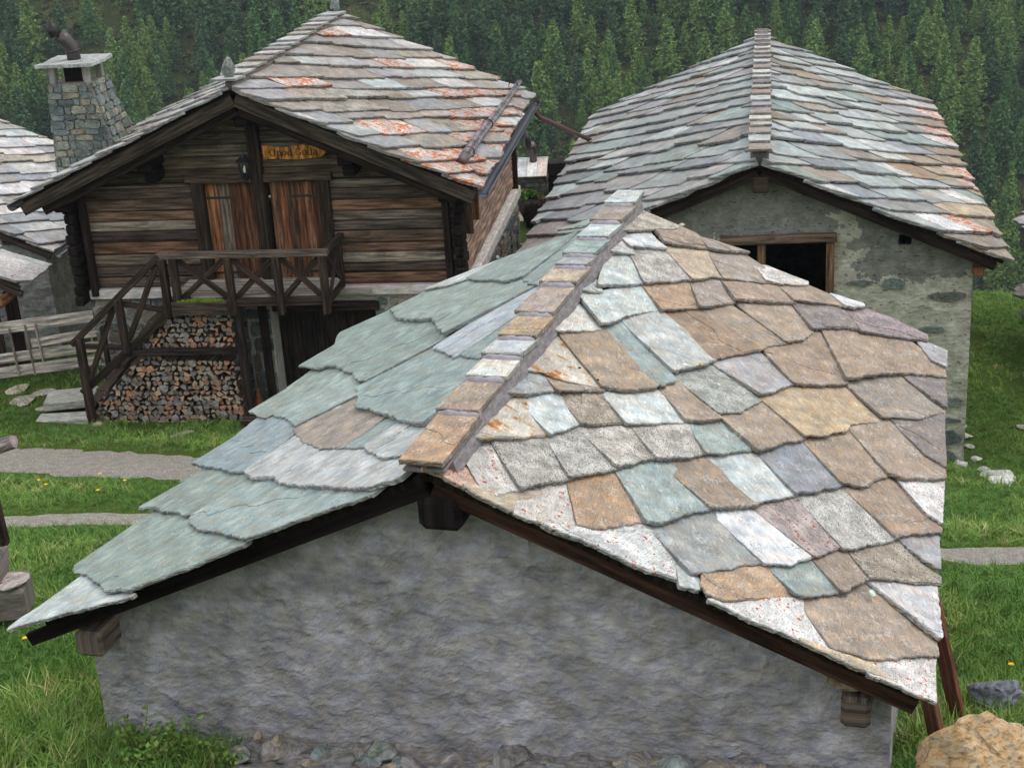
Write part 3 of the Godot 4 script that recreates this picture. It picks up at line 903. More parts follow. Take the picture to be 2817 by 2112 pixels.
[1,"bluegreen",[6.29,1.83,5.99,1.64,5.54,1.27,5.05,0.92,4.95,0.7],[6.03,0.78,6.8,1.56]],
[1,"bluegreen",[4.98,0.72,4.49,0.47,4.24,0.3],[5.4,0.34,6.04,0.79]],
[1,"green",[6.47,2.93,5.72,2.53,5.2,2.12,4.84,1.74,4.32,1.47,3.78,1.19],[4.32,0.4,4.92,0.7,6.14,1.77,6.77,2.55]],
[1,"bluewhite",[3.47,1.2,3.1,0.93,2.74,0.7],[3.75,0.29,4.26,0.38,3.73,1.18]],
[1,"bluegreen",[2.84,0.73,2.55,0.51,2.36,0.33],[3.01,0.34,3.77,0.31,3.09,0.79]],
[1,"green",[5.47,3.73,4.85,3.2,4.79,3.02,4.47,2.74,3.84,2.27,3.64,2.16,3.3,1.9],[3.66,1.18,4.34,1.48,6.46,2.92,6.56,3.68,5.52,3.75]],
[1,"bluegreen",[3.22,1.96,2.77,1.74,2.47,1.64,2.02,1.25,1.55,0.84,1.24,0.62,1,0.37],[2.28,0.29,2.72,0.69,3.34,1.1,3.29,1.91]],
[1,"green",[4.21,3.76,3.56,3.22,3.57,3.1],[4.41,2.71,5.38,3.67,4.32,3.81]],
[1,"bluegreen",[3.54,3.09,3.23,2.8,2.98,2.62,2.68,2.41],[2.87,1.81,3.51,2.09,4.45,2.72]],
[1,"greybrown",[2.62,2.41,2.04,2.02,1.49,1.54,1.27,1.23],[1.92,1.22,2.46,1.63,2.88,1.82]],
[1,"bluegreen",[1.41,1.42,1.21,1.15,1.06,0.94],[1.61,0.92,1.93,1.23]],
[1,"palegrey",[1.07,0.95,0.73,0.71,0.49,0.49,0.41,0.32],[1,0.37,1.62,0.93]],
[1,"blue",[2.9,3.74,2.43,3.24,2.01,2.81,1.76,2.48],[2.79,2.5,2.96,2.61,3.6,3.24,4.14,3.72,3.01,3.8]],
[1,"palepink",[1.76,2.49,1.44,2.25,1.2,1.89,0.95,1.71,0.55,1.21,0.17,0.75,-0.05,0.44,-0.07,0.17],[0.36,0.3,0.49,0.49,1.49,1.54,2.67,2.44]],
[1,"green",[2,3.83,1.77,3.5,1.19,2.85,1.05,2.65],[1.69,2.44,2.9,3.74,2.06,3.85]],
[1,"bluegreen",[1.02,2.67,0.58,2.33,0.26,1.91,-0.02,1.6,-0.13,1.46,-0.1,1.1,-0.09,0.91,-0.08,0.42],[0.05,0.53,0.96,1.71,1.78,2.49]],
[1,"green",[0.89,3.86,0.41,3.31,-0.1,2.81,-0.27,2.49,-0.21,1.9,-0.12,1.52],[-0.08,1.51,0.72,2.44,1.09,2.66,1.96,3.8,0.98,3.91]],
[1,"palegreen",[-0.19,3.76,-0.18,3.44,-0.24,2.97,-0.3,2.47],[-0.08,2.81,0.87,3.85,-0.13,3.79]]]

func gable_wall(st: SurfaceTool, x0: float, x1: float, yb: float, top: Callable, d: float, ry: float, step: float, disp: Callable, holes := [], paint = null):
	var nx := int((x1 - x0) / step)
	var ny := int(absf(yb) / step)
	var row := func(i: int) -> Array:
		var x := lerpf(x0, x1, float(i) / nx)
		var r := []
		var t: float = top.call(x)
		for j in ny + 1:
			var y := lerpf(yb, t, float(j) / ny)
			r.append(Vector3(x, ry + y, -d + disp.call(x, y)))
		return r
	var a: Array = row.call(0)
	for i in nx:
		var b: Array = row.call(i + 1)
		for j in ny:
			var c: Vector3 = (a[j] + b[j + 1]) * 0.5
			var open := false
			for h in holes:
				if h.has_point(Vector2(c.x, c.y - ry)): open = true
			if open: continue
			var s := 0.45
			if paint != null: st.set_color(paint.call(c.x, c.y - ry))
			quad(st, a[j], a[j + 1], b[j + 1], b[j], Vector2(a[j].x, -a[j].y) * s, Vector2(a[j + 1].x, -a[j + 1].y) * s, Vector2(b[j + 1].x, -b[j + 1].y) * s, Vector2(b[j].x, -b[j].y) * s)
		a = b

func side_wall(st: SurfaceTool, x: float, d0: float, d1: float, y0: float, y1: float, ry: float, step: float, sgn: float, disp: Callable):
	var nx := int((d1 - d0) / step)
	var ny := int((y1 - y0) / step)
	for i in nx:
		for j in ny:
			var q := []
			for k in [[0, 0], [0, 1], [1, 1], [1, 0]]:
				var d := lerpf(d0, d1, float(i + k[0]) / nx)
				var y := lerpf(y0, y1, float(j + k[1]) / ny)
				q.append(Vector3(x + sgn * disp.call(d + 20.0, y), ry + y, -d))
			if sgn < 0: q = [q[3], q[2], q[1], q[0]]
			var s := 0.45
			quad(st, q[0], q[1], q[2], q[3], Vector2(q[0].z, -q[0].y) * s, Vector2(q[1].z, -q[1].y) * s, Vector2(q[2].z, -q[2].y) * s, Vector2(q[3].z, -q[3].y) * s)

func ridge_caps(roof: Node, bounds: Array, ry: float, t: float, wl: float, wr: float, h: float, T: float, tones: Array, mortar: bool, sp := 0.05):
	for i in bounds.size() - 1:
		var a: float = bounds[i]
		var b: float = bounds[i + 1]
		var F := {"o": Vector3(0, ry + h, 0), "u": Vector3(0, t, -1).normalized(), "v": Vector3(1, 0, 0), "n": Vector3(0, 1, 0)}
		var j := func(s): return rng.randf_range(-s, s)
		var poly := PackedVector2Array([Vector2(a + j.call(0.015), -wl + j.call(0.02)), Vector2(a + j.call(0.015), wr + j.call(0.02)), Vector2(b + 0.07, wr + j.call(0.02)), Vector2(b + 0.07, -wl + j.call(0.02))])
		slate(roof, poly, Vector2(a, 0), Vector2(1, 0), b - a, T, T * 1.15, F, vary(tone(tones[i % tones.size()]), 0.05), TONES[tones[i % tones.size()]][3], sp, 0.014, "ridge_slab", 0.7, sp < 0.06)
		if mortar and i > 0:
			var st := mb()
			st.set_smooth_group(0)
			st.set_color(S(168, 163, 170, 0.95))
			var ps := []
			var rs := []
			for k in 9:
				var f := k / 8.0
				ps.append(Vector3(lerpf(-wl + 0.01, wr - 0.01, f), ry + h + T * 1.05 + t * a, -a + 0.012 + rng.randf_range(-0.006, 0.006)))
				rs.append((0.034 + rng.randf_range(-0.005, 0.006)) * (0.6 if k == 0 or k == 8 else 1.0))
			tube(st, ps, rs, 8)
			part("mortar_bead", done(st), M.plaster, roof)

func build_near_barn():
	rng.seed = 101
	desat = 0.2
	var b := thing("stone_barn", "nearest barn with rough grey plastered gable and large green and brown slates", "barn", Vector3(-0.616, 0.9, -9.6), -deg_to_rad(16.874))
	var ry := 2.744
	var t := 0.0068
	var wr := 3.402; var dr := 1.430; var wl := 3.571; var dl := 1.613
	var L := 6.75
	var n1 := FastNoiseLite.new(); n1.seed = 3; n1.frequency = 1.0; n1.fractal_octaves = 5; n1.fractal_gain = 0.55
	var n2 := FastNoiseLite.new(); n2.seed = 4; n2.frequency = 1.0; n2.fractal_type = FastNoiseLite.FRACTAL_RIDGED; n2.fractal_octaves = 3
	var disp := func(x: float, y: float) -> float:
		var wx := x + n1.get_noise_2d(x * 1.3 + 40.0, y * 1.3) * 0.35
		var wy := y + n1.get_noise_2d(x * 1.3, y * 1.3 + 80.0) * 0.25
		var a := n1.get_noise_2d((wx + wy * 0.5) * 1.1, wy * 1.7) * 0.020
		var r := n2.get_noise_2d((wx + wy * 0.55) * 1.35, wy * 2.6)
		var m := maxf(0.0, 0.35 + 1.5 * n1.get_noise_2d(x * 0.7, y * 0.9 + 9.0))
		return a + maxf(0.0, r - 0.1) * 0.028 * m + n1.get_noise_2d(x * 6.0, y * 7.0) * 0.010 + n1.get_noise_2d(x * 17.0, y * 19.0) * 0.006
	var bloom := func(x: float, y: float) -> Color:
		var e := n1.get_noise_2d(x * 0.9 + 60.0, y * 1.4) * 0.9 + n1.get_noise_2d(x * 4.0, y * 6.0) * 0.35
		return S(154, 153, 153).lerp(S(186, 183, 187), clampf(0.35 + e, 0.0, 1.0))
	var st := mb()
	st.set_color(S(156, 152, 153))
	var top := func(x: float) -> float: return -0.09 - (x * dr / wr if x > 0 else -x * dl / wl)
	gable_wall(st, -3.13, 3.13, -3.5, top, 0.35, ry, 0.020, disp, [], bloom)
	st.set_color(S(160, 156, 157))
	side_wall(st, 3.12, 0.36, 6.4, -4.6, -1.36, ry, 0.06, 1.0, disp)
	side_wall(st, -3.12, 0.36, 6.0, -4.6, -1.46, ry, 0.08, -1.0, disp)
	gable_wall(st, -3.13, 3.13, -4.6, top, 6.3, ry, 0.15, func(x, y): return 0.0)
	part("wall", done(st), M.plaster, b)
	# roof boards with the slates on them
	var FR := slope(ry, t, wr, dr, 1)
	var FL := slope(ry, t, wl, dl, -1)
	st = mb()
	st.set_color(S(36, 31, 28))
	for f in [[FR, 6.55, 0.03], [FL, 5.4, 0.14]]:
		var F: Dictionary = f[0]
		var y: Vector3 = F.n
		var xf := Transform3D(Basis(F.u, y, F.u.cross(y)), F.o + F.u * (f[1] * 0.5) + F.v * (F.len * 0.5 - f[2]) - y * 0.035)
		bx(st, xf, Vector3(f[1] - 0.02, 0.06, F.len - 0.04 - f[2] * 2.0), 0.004)
	var roof := part("roof", done(st), M.wood, b)
	var tone_of := func(s: Array) -> Color:
		desat = 0.34 if s[0] == 0 and TONES[s[1]][3] == "plain" else 0.2
		stock = 1.0 if s[0] == 0 else 0.95
		return tone(s[1])
	for s in NEAR:
		var F: Dictionary = FR if s[0] == 0 else FL
		var B := []
		var Tp := []
		for k in range(0, s[2].size(), 2): B.append(Vector2(s[2][k], s[2][k + 1]))
		for k in range(0, s[3].size(), 2): Tp.append(Vector2(s[3][k], s[3][k + 1]))
		var bm := Vector2.ZERO
		for p in B: bm += p
		bm /= B.size()
		var tm := Vector2.ZERO
		for p in Tp: tm += p
		tm /= Tp.size()
		var ax := (tm - bm).normalized()
		var E := maxf(0.25, bm.distance_to(tm))
		if s[0] == 1:   # the big slabs of the left slope all lie the same way
			ax = Vector2(0.74, -0.67)
			bm = Vector2.ZERO
			var nb := maxi(2, int(ceil(B.size() * 0.6)))
			for k in nb: bm += B[k] / nb
			E = 0.3
			for p in Tp: E = maxf(E, (p - bm).dot(ax))
		var poly := PackedVector2Array(B)
		for p in Tp:
			var q: Vector2 = p
			if p.y > 0.2 and p.x < 6.5 and p.y < F.len - 0.05 and p.x > 0.0: q += ax * (0.16 if s[0] == 0 else 0.45)
			q.y = clampf(q.y, 0.02, F.len + 0.03)
			q.x = minf(q.x, L)
			poly.append(q)
		var off := Geometry2D.offset_polygon(poly, 0.022)
		if off.size() > 0: poly = off[0]
		var T := rng.randf_range(0.026, 0.042)
		slate(roof, poly, bm, ax, E, T, 0.046, F, vary(tone_of.call(s), 0.09), TONES[s[1]][3], 0.024, 0.016, "slate", 1.0)
	desat = 0.2
	stock = 1.0
	# ridge: mortar bed, slabs and beads
	st = mb()
	st.set_color(S(140, 134, 136))
	var mp := [Vector2(-0.19, -0.03), Vector2(-0.13, 0.10), Vector2(0.155, 0.10), Vector2(0.20, -0.03)]
	for k in 3:
		for i in 60:
			var z0 := -0.06 - i * 0.112
			var pa := func(q: Vector2, z: float) -> Vector3: return Vector3(q.x + 0.012 * n1.get_noise_2d(z * 9.0, q.y * 30.0), ry + q.y - z * t, z)
			quad(st, pa.call(mp[k], z0), pa.call(mp[k + 1], z0), pa.call(mp[k + 1], z0 - 0.112), pa.call(mp[k], z0 - 0.112), Vector2(z0, 0), Vector2(z0, 0.3), Vector2(z0 - 0.112, 0.3), Vector2(z0 - 0.112, 0))
	quad(st, Vector3(-0.19, ry - 0.03, -0.06), Vector3(-0.13, ry + 0.10, -0.06), Vector3(0.155, ry + 0.10, -0.06), Vector3(0.20, ry - 0.03, -0.06))
	part("mortar_bed", done(st), M.plaster, roof)
	st = mb()
	st.set_color(S(112, 108, 110))
	bx(st, Transform3D(Basis.IDENTITY, Vector3(0.02, ry + 0.075, -0.32)), Vector3(0.30, 0.026, 0.90), 0.006)
	part("slab_under_ridge", done(st), M.plain, roof)
	ridge_caps(roof, [-0.17, 0.73, 1.40, 1.87, 2.30, 2.88, 3.69, 4.20, 4.56, 5.11, 5.70, 6.36, 6.93], ry, t, 0.155, 0.175, 0.085, 0.040, ["orangebrown", "brown", "cream", "palegrey", "ochre", "lilacbrown", "buff", "lilac", "bluegreen", "palegreen", "greybrown", "palegreen"], true, 0.035)
	# timber under the verge, wood darkened to add to the shade there
	var dark := S(40, 33, 29)
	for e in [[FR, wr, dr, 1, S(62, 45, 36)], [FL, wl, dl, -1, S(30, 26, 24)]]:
		var F: Dictionary = e[0]
		for dd in [0.03, 6.45]:
			bar("verge_board", b, Vector3(e[3] * 0.02, ry - 0.13, -dd), Vector3(e[3] * 0.02, ry - 0.13, -dd) + F.v * (F.len - 0.14), 0.11, 0.05, M.wood, e[4], 0.006, F.n)
		for dd in [0.24, 1.6, 3.2, 4.8, 6.2]:
			bar("rafter", b, Vector3(e[3] * 0.05, ry - 0.17, -dd), Vector3(e[3] * 0.05, ry - 0.17, -dd) + F.v * (F.len - 0.25), 0.13, 0.12, M.wood, dark, 0.01, F.n)
	bar("ridge_beam", b, Vector3(0.06, ry - 0.31, 0.03), Vector3(0.06, ry - 0.31, -6.5), 0.26, 0.32, M.wood, S(34, 30, 29), 0.045)
	bar("wall_plate", b, Vector3(-2.97, ry - 1.71, -0.06), Vector3(-2.97, ry - 1.71, -6.2), 0.22, 0.24, M.wood, S(120, 108, 98), 0.03)
	bar("wall_plate", b, Vector3(2.90, ry - 1.66, -0.10), Vector3(2.90, ry - 1.66, -6.4), 0.24, 0.20, M.wood, S(104, 92, 84), 0.03)
	part("packing_stone", rock_mesh(Vector3(0.30, 0.09, 0.24), S(150, 138, 115), 77, 0.1, 5), M.stone, b, Transform3D(Basis.IDENTITY, Vector3(2.84, ry - 1.47, -0.22)))
	# chips lying on the slates
	for c in [[3.28, 1.30, 0.10, 215, 220, 218, "white oval pebble lying on a pale slate of the nearest roof"], [3.43, 1.42, 0.09, 178, 160, 125, "tan stone chip below the white pebble on the nearest roof"], [3.17, 1.62, 0.07, 190, 200, 200, "thin pale chip on the lichened slate of the nearest roof"], [0.86, 3.17, 0.10, 200, 214, 208, "pale green stone chip on the big brown slate near the right eave"], [2.35, 0.52, 0.03, 60, 52, 46, "upper of two dark specks on the brown slate beside the ridge"], [2.28, 0.70, 0.035, 60, 52, 46, "lower of two dark specks on the brown slate beside the ridge"]]:
		var p: Vector3 = FR.o + FR.u * c[0] + FR.v * c[1] + FR.n * 0.092
		var o := part("stone_chip", rock_mesh(Vector3(c[2], 0.02, c[2] * 0.55), S(c[3], c[4], c[5]), int(c[0] * 100), 0.1, 6, 1), M.stone, self)
		tag(o, c[6], "stone")
		o.transform = b.transform * Transform3D(Basis(FR.v.cross(FR.n) * -1.0, FR.n, FR.v) * Basis(Vector3.UP, c[1] * 4.0), p)
	return b

func deck(b: Node, parts: Array) -> MeshInstance3D:
	var st := mb()
	st.set_color(S(40, 33, 28))
	for f in parts:
		var F: Dictionary = f[0]
		var y: Vector3 = F.n
		bx(st, Transform3D(Basis(F.u, y, F.u.cross(y)), F.o + F.u * (f[1] * 0.5 + 0.02) + F.v * (F.len * 0.5 - 0.03) - y * 0.04), Vector3(f[1] - 0.06, 0.07, F.len - 0.12), 0.004)
	return part("roof", done(st), M.wood, b)

func pick_from(a: Array) -> String: return a[rng.randi() % a.size()]

func build_right_barn():
	rng.seed = 202
	stock = 0.92
	desat = 0.3
	var b := thing("stone_barn", "large barn with patchy pale render and open loft window behind the nearest barn", "barn", Vector3(4.845, -5.2, -27.9), -deg_to_rad(10.181))
	var ry := 6.395
	var t := -0.0064
	var wr := 4.567; var dr := 1.984; var wl := 4.760; var dl := 2.051
	var n1 := FastNoiseLite.new(); n1.seed = 13; n1.frequency = 0.8; n1.fractal_octaves = 5
	var disp := func(x: float, y: float) -> float: return n1.get_noise_2d(x, y * 1.3) * 0.05 + n1.get_noise_2d(x * 6.0, y * 8.0) * 0.014
	var st := mb()
	st.set_color(S(168, 167, 152))
	var top := func(x: float) -> float: return -0.12 - (x * dr / wr if x > 0 else -x * dl / wl)
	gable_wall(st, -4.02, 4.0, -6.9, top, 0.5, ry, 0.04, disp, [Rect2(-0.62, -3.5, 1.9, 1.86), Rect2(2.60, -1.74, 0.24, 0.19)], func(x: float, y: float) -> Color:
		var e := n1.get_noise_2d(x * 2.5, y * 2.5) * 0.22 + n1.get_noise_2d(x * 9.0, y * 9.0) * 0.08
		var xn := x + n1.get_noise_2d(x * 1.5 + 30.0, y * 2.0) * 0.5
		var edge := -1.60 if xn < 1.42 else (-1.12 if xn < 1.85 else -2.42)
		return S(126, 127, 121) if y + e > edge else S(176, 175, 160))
	side_wall(st, 3.99, 0.5, 14.2, -6.9, -1.86, ry, 0.15, 1.0, disp)
	side_wall(st, -4.01, 0.5, 14.2, -6.9, -1.86, ry, 0.15, -1.0, disp)
	gable_wall(st, -4.02, 4.0, -6.9, top, 14.2, ry, 0.3, func(x, y): return 0.0)
	var wall := part("wall", done(st), M.render, b)
	# bare stones showing through the render, and a later smooth repair
	var FW := {"o": Vector3(0, ry, -0.5), "u": Vector3(1, 0, 0), "v": Vector3(0, 1, 0), "n": Vector3(0, 0, 1)}
	for s in [[2.52, -2.52, 0.5, 0.22], [3.55, -2.78, 0.75, 0.2], [1.9, -2.5, 0.6, 0.1], [1.78, -2.95, 0.25, 0.1], [2.0, -3.1, 0.3, 0.12], [3.3, -3.45, 0.5, 0.12], [2.9, -4.05, 0.9, 0.16], [3.1, -4.7, 0.5, 0.12], [3.75, -4.95, 0.4, 0.2], [3.55, -5.35, 0.75, 0.12], [3.62, -5.72, 0.7, 0.34], [3.5, -6.12, 0.8, 0.26], [3.7, -6.42, 0.7, 0.25], [2.3, -3.6, 0.35, 0.1], [1.7, -3.9, 0.4, 0.14]]:
		var poly := PackedVector2Array()
		for k in 11:
			var a := TAU * k / 11.0
			poly.append(Vector2(s[0] + cos(a) * s[2] * 0.5 * rng.randf_range(0.75, 1.1), s[1] + sin(a) * s[3] * 0.5 * rng.randf_range(0.7, 1.15)))
		slate(wall, poly, Vector2(s[0], s[1]), Vector2(0, 1), 1e6, 0.075, 0.0, FW, vary(S(112, 120, 116), 0.25), "stone", 0.07, 0.012, "stone", 0.8, false)
	# loft opening
	var brown := S(120, 92, 70)
	var win := bar("window_frame", b, Vector3(-0.75, ry - 1.61, -0.52), Vector3(1.45, ry - 1.56, -0.52), 0.16, 0.34, M.wood, S(112, 96, 80), 0.015)
	for x in [[1.335, 0.15], [0.03, 0.16], [-0.66, 0.15]]:
		part("jamb" if absf(x[0]) > 0.1 else "mullion", box_mesh(Vector3(x[1], 1.85, 0.30), brown, 0.01), M.wood, win, win.transform.affine_inverse() * Transform3D(Basis.IDENTITY, Vector3(x[0], ry - 2.62, -0.56)))
	part("sill", box_mesh(Vector3(2.2, 0.1, 0.4), brown, 0.01), M.wood, win, win.transform.affine_inverse() * Transform3D(Basis.IDENTITY, Vector3(0.35, ry - 3.5, -0.55)))
	# roof
	var FR := slope(ry, t, wr, dr, 1)
	var FL := slope(ry, t, wl, dl, -1)
	var roof := deck(b, [[FR, 14.9], [FL, 14.7]])
	lay_slope(roof, FR, 14.85, Vector2(0.8, 0.6), Vector2(-0.62, 0.78), 0.66, 0.6, 1.6, 0.06, Vector4(0.12, 0.2, 0.06, 0), func(p: Vector2) -> String:
		if p.y > 4.5 and rng.randf() < 0.6: return pick_from(["orangecrust", "whiteorange", "orangecrust", "brown"])
		if p.y > 3.4 and rng.randf() < 0.35: return pick_from(["orangebrown", "ochre", "whiteorange", "brown"])
		if p.y < 0.7 and rng.randf() < 0.2: return "brown"
		return pick_from(["greengrey", "greengrey", "greengrey", "bluegreen", "palegrey", "palegrey", "lilacgrey", "greystripe", "greybrown", "green", "white", "palegreen", "slateblue", "brown"]))
	lay_slope(roof, FL, 14.75, Vector2(0.79, 0.62), Vector2(-0.62, 0.78), 0.66, 0.6, 1.6, 0.06, Vector4(0.12, 0.2, 0.06, 0), func(p: Vector2) -> String:
		if p.y > 4.4 and rng.randf() < 0.12: return "spotted"
		return pick_from(["greengrey", "greengrey", "palegrey", "lilacgrey", "greystripe", "greybrown", "bluegreen", "slateblue", "greystripe", "palegreen"]))
	print("right barn slates ", roof.get_child_count())
	var st2 := mb()
	st2.set_color(S(112, 106, 104))
	bx(st2, Transform3D(Basis.IDENTITY, Vector3(0.0, ry + 0.06, -7.4)), Vector3(0.34, 0.3, 14.7), 0.03)
	part("mortar_bed", done(st2), M.plaster, roof)
	var bd := [-0.2]
	while bd[-1] < 14.7: bd.append(bd[-1] + rng.randf_range(0.45, 0.85))
	ridge_caps(roof, bd, ry, t, 0.21, 0.21, 0.21, 0.05, ["greybrown", "palegrey", "lilacbrown", "buffgrey", "cream", "greybrown", "lilacgrey", "pale", "brown", "buffgrey", "purple", "palegrey", "cream"], false, 0.09)
	var dark := S(46, 36, 31)
	for e in [[FR, 1], [FL, -1]]:
		var F: Dictionary = e[0]
		for dd in [0.10, 14.3]:
			bar("verge_rafter", b, Vector3(e[1] * 0.04, ry - 0.20, -dd), Vector3(e[1] * 0.04, ry - 0.20, -dd) + F.v * (F.len - 0.3), 0.17, 0.14, M.wood, dark, 0.012, F.n)
	bar("ridge_beam", b, Vector3(0.02, ry - 0.42, 0.02), Vector3(0.02, ry - 0.42, -14.4), 0.30, 0.30, M.wood, S(66, 54, 46), 0.03)
	bar("wall_plate", b, Vector3(4.08, ry - 2.24, -0.28), Vector3(4.08, ry - 2.24, -14.3), 0.17, 0.2, M.wood, S(130, 92, 68), 0.015)
	bar("wall_plate", b, Vector3(-4.08, ry - 2.24, -0.28), Vector3(-4.08, ry - 2.24, -14.3), 0.17, 0.2, M.wood, S(110, 86, 68), 0.015)
	# copper gutter along the left eave
	gutter(b, Vector3(-wl - 0.05, ry - dl - 0.10, 0.0), Vector3(-wl - 0.05, ry - dl - 0.18, -14.7), 0.075, S(104, 92, 92))
	return b

func gutter(parent: Node, a: Vector3, c: Vector3, r: float, col: Color):
	var st := mb()
	st.set_smooth_group(0)
	st.set_color(col)
	var d := (c - a).normalized()
	var x := d.cross(Vector3.UP).normalized()
	var y := x.cross(d)
	var N := 12
	for shell in 2:
		var rr := r - shell * 0.006
		for k in N:
			var a0 := PI + PI * k / N
			var a1 := PI + PI * (k + 1) / N
			var p0 := (x * cos(a0) + y * sin(a0)) * rr
			var p1 := (x * cos(a1) + y * sin(a1)) * rr
			quad(st, a + p0, a + p1, c + p1, c + p0)
	for e in [a, c]:
		for k in N:
			var a0 := PI + PI * k / N
			var a1 := PI + PI * (k + 1) / N
			vtx(st, e, Vector2.ZERO); vtx(st, e + (x * cos(a0) + y * sin(a0)) * r, Vector2.ZERO); vtx(st, e + (x * cos(a1) + y * sin(a1)) * r, Vector2.ZERO)
	# rolled lips
	for s in [-1.0, 1.0]:
		tube(st, [a + x * r * s, c + x * r * s], [0.012, 0.012], 6)
	return part("gutter", done(st), M.metal, parent)

func build_log_house():
	rng.seed = 303
	stock = 0.88
	desat = 0.3
	var b := thing("log_house", "dark timber log house with slate roof, wooden balcony and stone chimney", "house", Vector3(-4.895, -3.7, -28.9), -deg_to_rad(8.612))
	var ry := 6.70
	var t := 0.0
	var wr := 4.526; var dr := 2.045; var wl := 4.641; var dl := 2.059
	var Y := func(y: float) -> float: return ry + y
	# core of the walls, logs in front of it
	var st := mb()
	st.set_color(S(46, 38, 33))
	for w in [[-2.62, 2.58], [2.66, 2.58]]:
		bx(st, Transform3D(Basis.IDENTITY, Vector3(w[0], ry - 3.2, -1.20)), Vector3(w[1], 2.05, 0.16), 0.01)
	bx(st, Transform3D(Basis.IDENTITY, Vector3(3.85, ry - 3.2, -5.0)), Vector3(0.16, 2.05, 7.5), 0.01)
	bx(st, Transform3D(Basis.IDENTITY, Vector3(-3.85, ry - 3.2, -5.0)), Vector3(0.16, 2.05, 7.5), 0.01)
	bx(st, Transform3D(Basis.IDENTITY, Vector3(0, ry - 3.2, -8.72)), Vector3(7.8, 2.05, 0.16), 0.01)
	var wall := part("log_wall", done(st), M.wood, b)
	var logc := [S(122, 110, 96), S(108, 92, 80), S(136, 127, 115), S(120, 93, 76), S(94, 82, 73), S(126, 104, 86), S(84, 72, 63)]
	# front wall: logs either side of the door, then the gable
	for s in [[-3.86, -1.36, 0], [1.38, 3.9, 3]]:
		var y := -4.17
		var k: int = s[2]
		while y < -2.08:
			var h := rng.randf_range(0.19, 0.27)
			h = minf(h, -2.02 - y)
			var dz := rng.randf_range(-0.018, 0.018)
			part("log", box_mesh(Vector3(s[1] - s[0], h - 0.014, 0.16), vary(logc[(k * 3 + 1) % 7], 0.2), 0.035), M.wood, wall, Transform3D(Basis(Vector3.BACK, rng.randf_range(-0.004, 0.004)), Vector3((s[0] + s[1]) * 0.5, ry + y + h * 0.5, -1.06 + dz)))
			y += h
			k += 1
	var yy := -2.0
	while yy < -0.5:
		var h := 0.25
		var xr := minf(3.9, (-yy - 0.30 - h) * wr / dr)
		if xr < 0.3: break
		part("log", box_mesh(Vector3(xr * 2.0, h - 0.012, 0.18), vary([S(96, 88, 76), S(84, 74, 62), S(110, 100, 86)][rng.randi() % 3], 0.15), 0.035), M.wood, wall, Transform3D(Basis.IDENTITY, Vector3(0, ry + yy + h * 0.5, -1.08)))
		yy += h
	# side wall, towards the other barn: reddish boards
	for side in [1, -1]:
		var y2 := -4.1
		while y2 < -2.1:
			var h := rng.randf_range(0.2, 0.28)
			part("log", box_mesh(Vector3(0.14, h - 0.014, 7.6), vary(S(160, 134, 118), 0.06), 0.02), M.wood, wall, Transform3D(Basis.IDENTITY, Vector3(side * 3.96, ry + y2 + h * 0.5, -4.98)))
			y2 += h
	# log ends crossing at the corners
	for sx in [-1, 1]:
		var y3 := -4.45 if sx < 0 else -4.2
		while y3 < -2.05:
			part("log_end", box_mesh(Vector3(0.2, 0.2, 0.5), vary(S(36, 31, 27), 0.25), 0.03), M.wood, wall, Transform3D(Basis.IDENTITY, Vector3(sx * (3.98 + rng.randf_range(-0.03, 0.03)), ry + y3 + 0.1, -0.92 + rng.randf_range(-0.05, 0.05))))
			y3 += 0.215
		bar("corner_post", b, Vector3(sx * 3.72, ry - 1.95, -0.9), Vector3(sx * 3.72, ry - 4.3, -0.9), 0.16, 0.14, M.wood, S(52, 42, 36), 0.015)
	# foundation
	st = mb()
	st.set_color(S(176, 172, 164))
	for f in [[-2.25, 3.3], [3.05, 1.9]]:
		bx(st, Transform3D(Basis.IDENTITY, Vector3(f[0], ry - 5.66, -1.25)), Vector3(f[1], 2.7, 0.5), 0.02)
	bx(st, Transform3D(Basis.IDENTITY, Vector3(0.85, ry - 4.43, -1.25)), Vector3(3.0, 0.22, 0.48), 0.02)
	bx(st, Transform3D(Basis.IDENTITY, Vector3(3.8, ry - 5.66, -5.15)), Vector3(0.5, 2.7, 7.3), 0.02)
	bx(st, Transform3D(Basis.IDENTITY, Vector3(-3.75, ry - 5.66, -5.15)), Vector3(0.5, 2.7, 7.3), 0.02)
	bx(st, Transform3D(Basis.IDENTITY, Vector3(0, ry - 5.66, -8.7)), Vector3(7.0, 2.7, 0.4), 0.02)
	bx(st, Transform3D(Basis.IDENTITY, Vector3(-0.28, ry - 5.75, -1.05)), Vector3(0.52, 2.4, 0.6), 0.02)
	var fnd := part("foundation", done(st), M.plaster, b)
	var grey := [S(112, 120, 118), S(128, 132, 128), S(98, 108, 108), S(140, 136, 124), S(120, 112, 102)]
	stone_face(fnd, Vector3(0, ry, -1.005), Vector3.RIGHT, Vector3.UP, PackedVector2Array([Vector2(-3.9, -6.9), Vector2(-0.6, -6.9), Vector2(-0.6, -4.42), Vector2(-3.9, -4.42)]), 0.24, 0.22, 0.55, grey, 0.025, 0.06)
	stone_face(fnd, Vector3(0, ry, -1.005), Vector3.RIGHT, Vector3.UP, PackedVector2Array([Vector2(2.12, -6.9), Vector2(3.95, -6.9), Vector2(3.95, -4.44), Vector2(2.12, -4.44)]), 0.2, 0.25, 0.6, grey, 0.03, 0.05)
	stone_face(fnd, Vector3(0, ry, -0.755), Vector3.RIGHT, Vector3.UP, PackedVector2Array([Vector2(-0.53, -6.9), Vector2(-0.03, -6.9), Vector2(-0.03, -4.6), Vector2(-0.53, -4.6)]), 0.34, 0.2, 0.42, [S(120, 128, 124), S(104, 110, 108), S(134, 130, 120)], 0.025, 0.04)
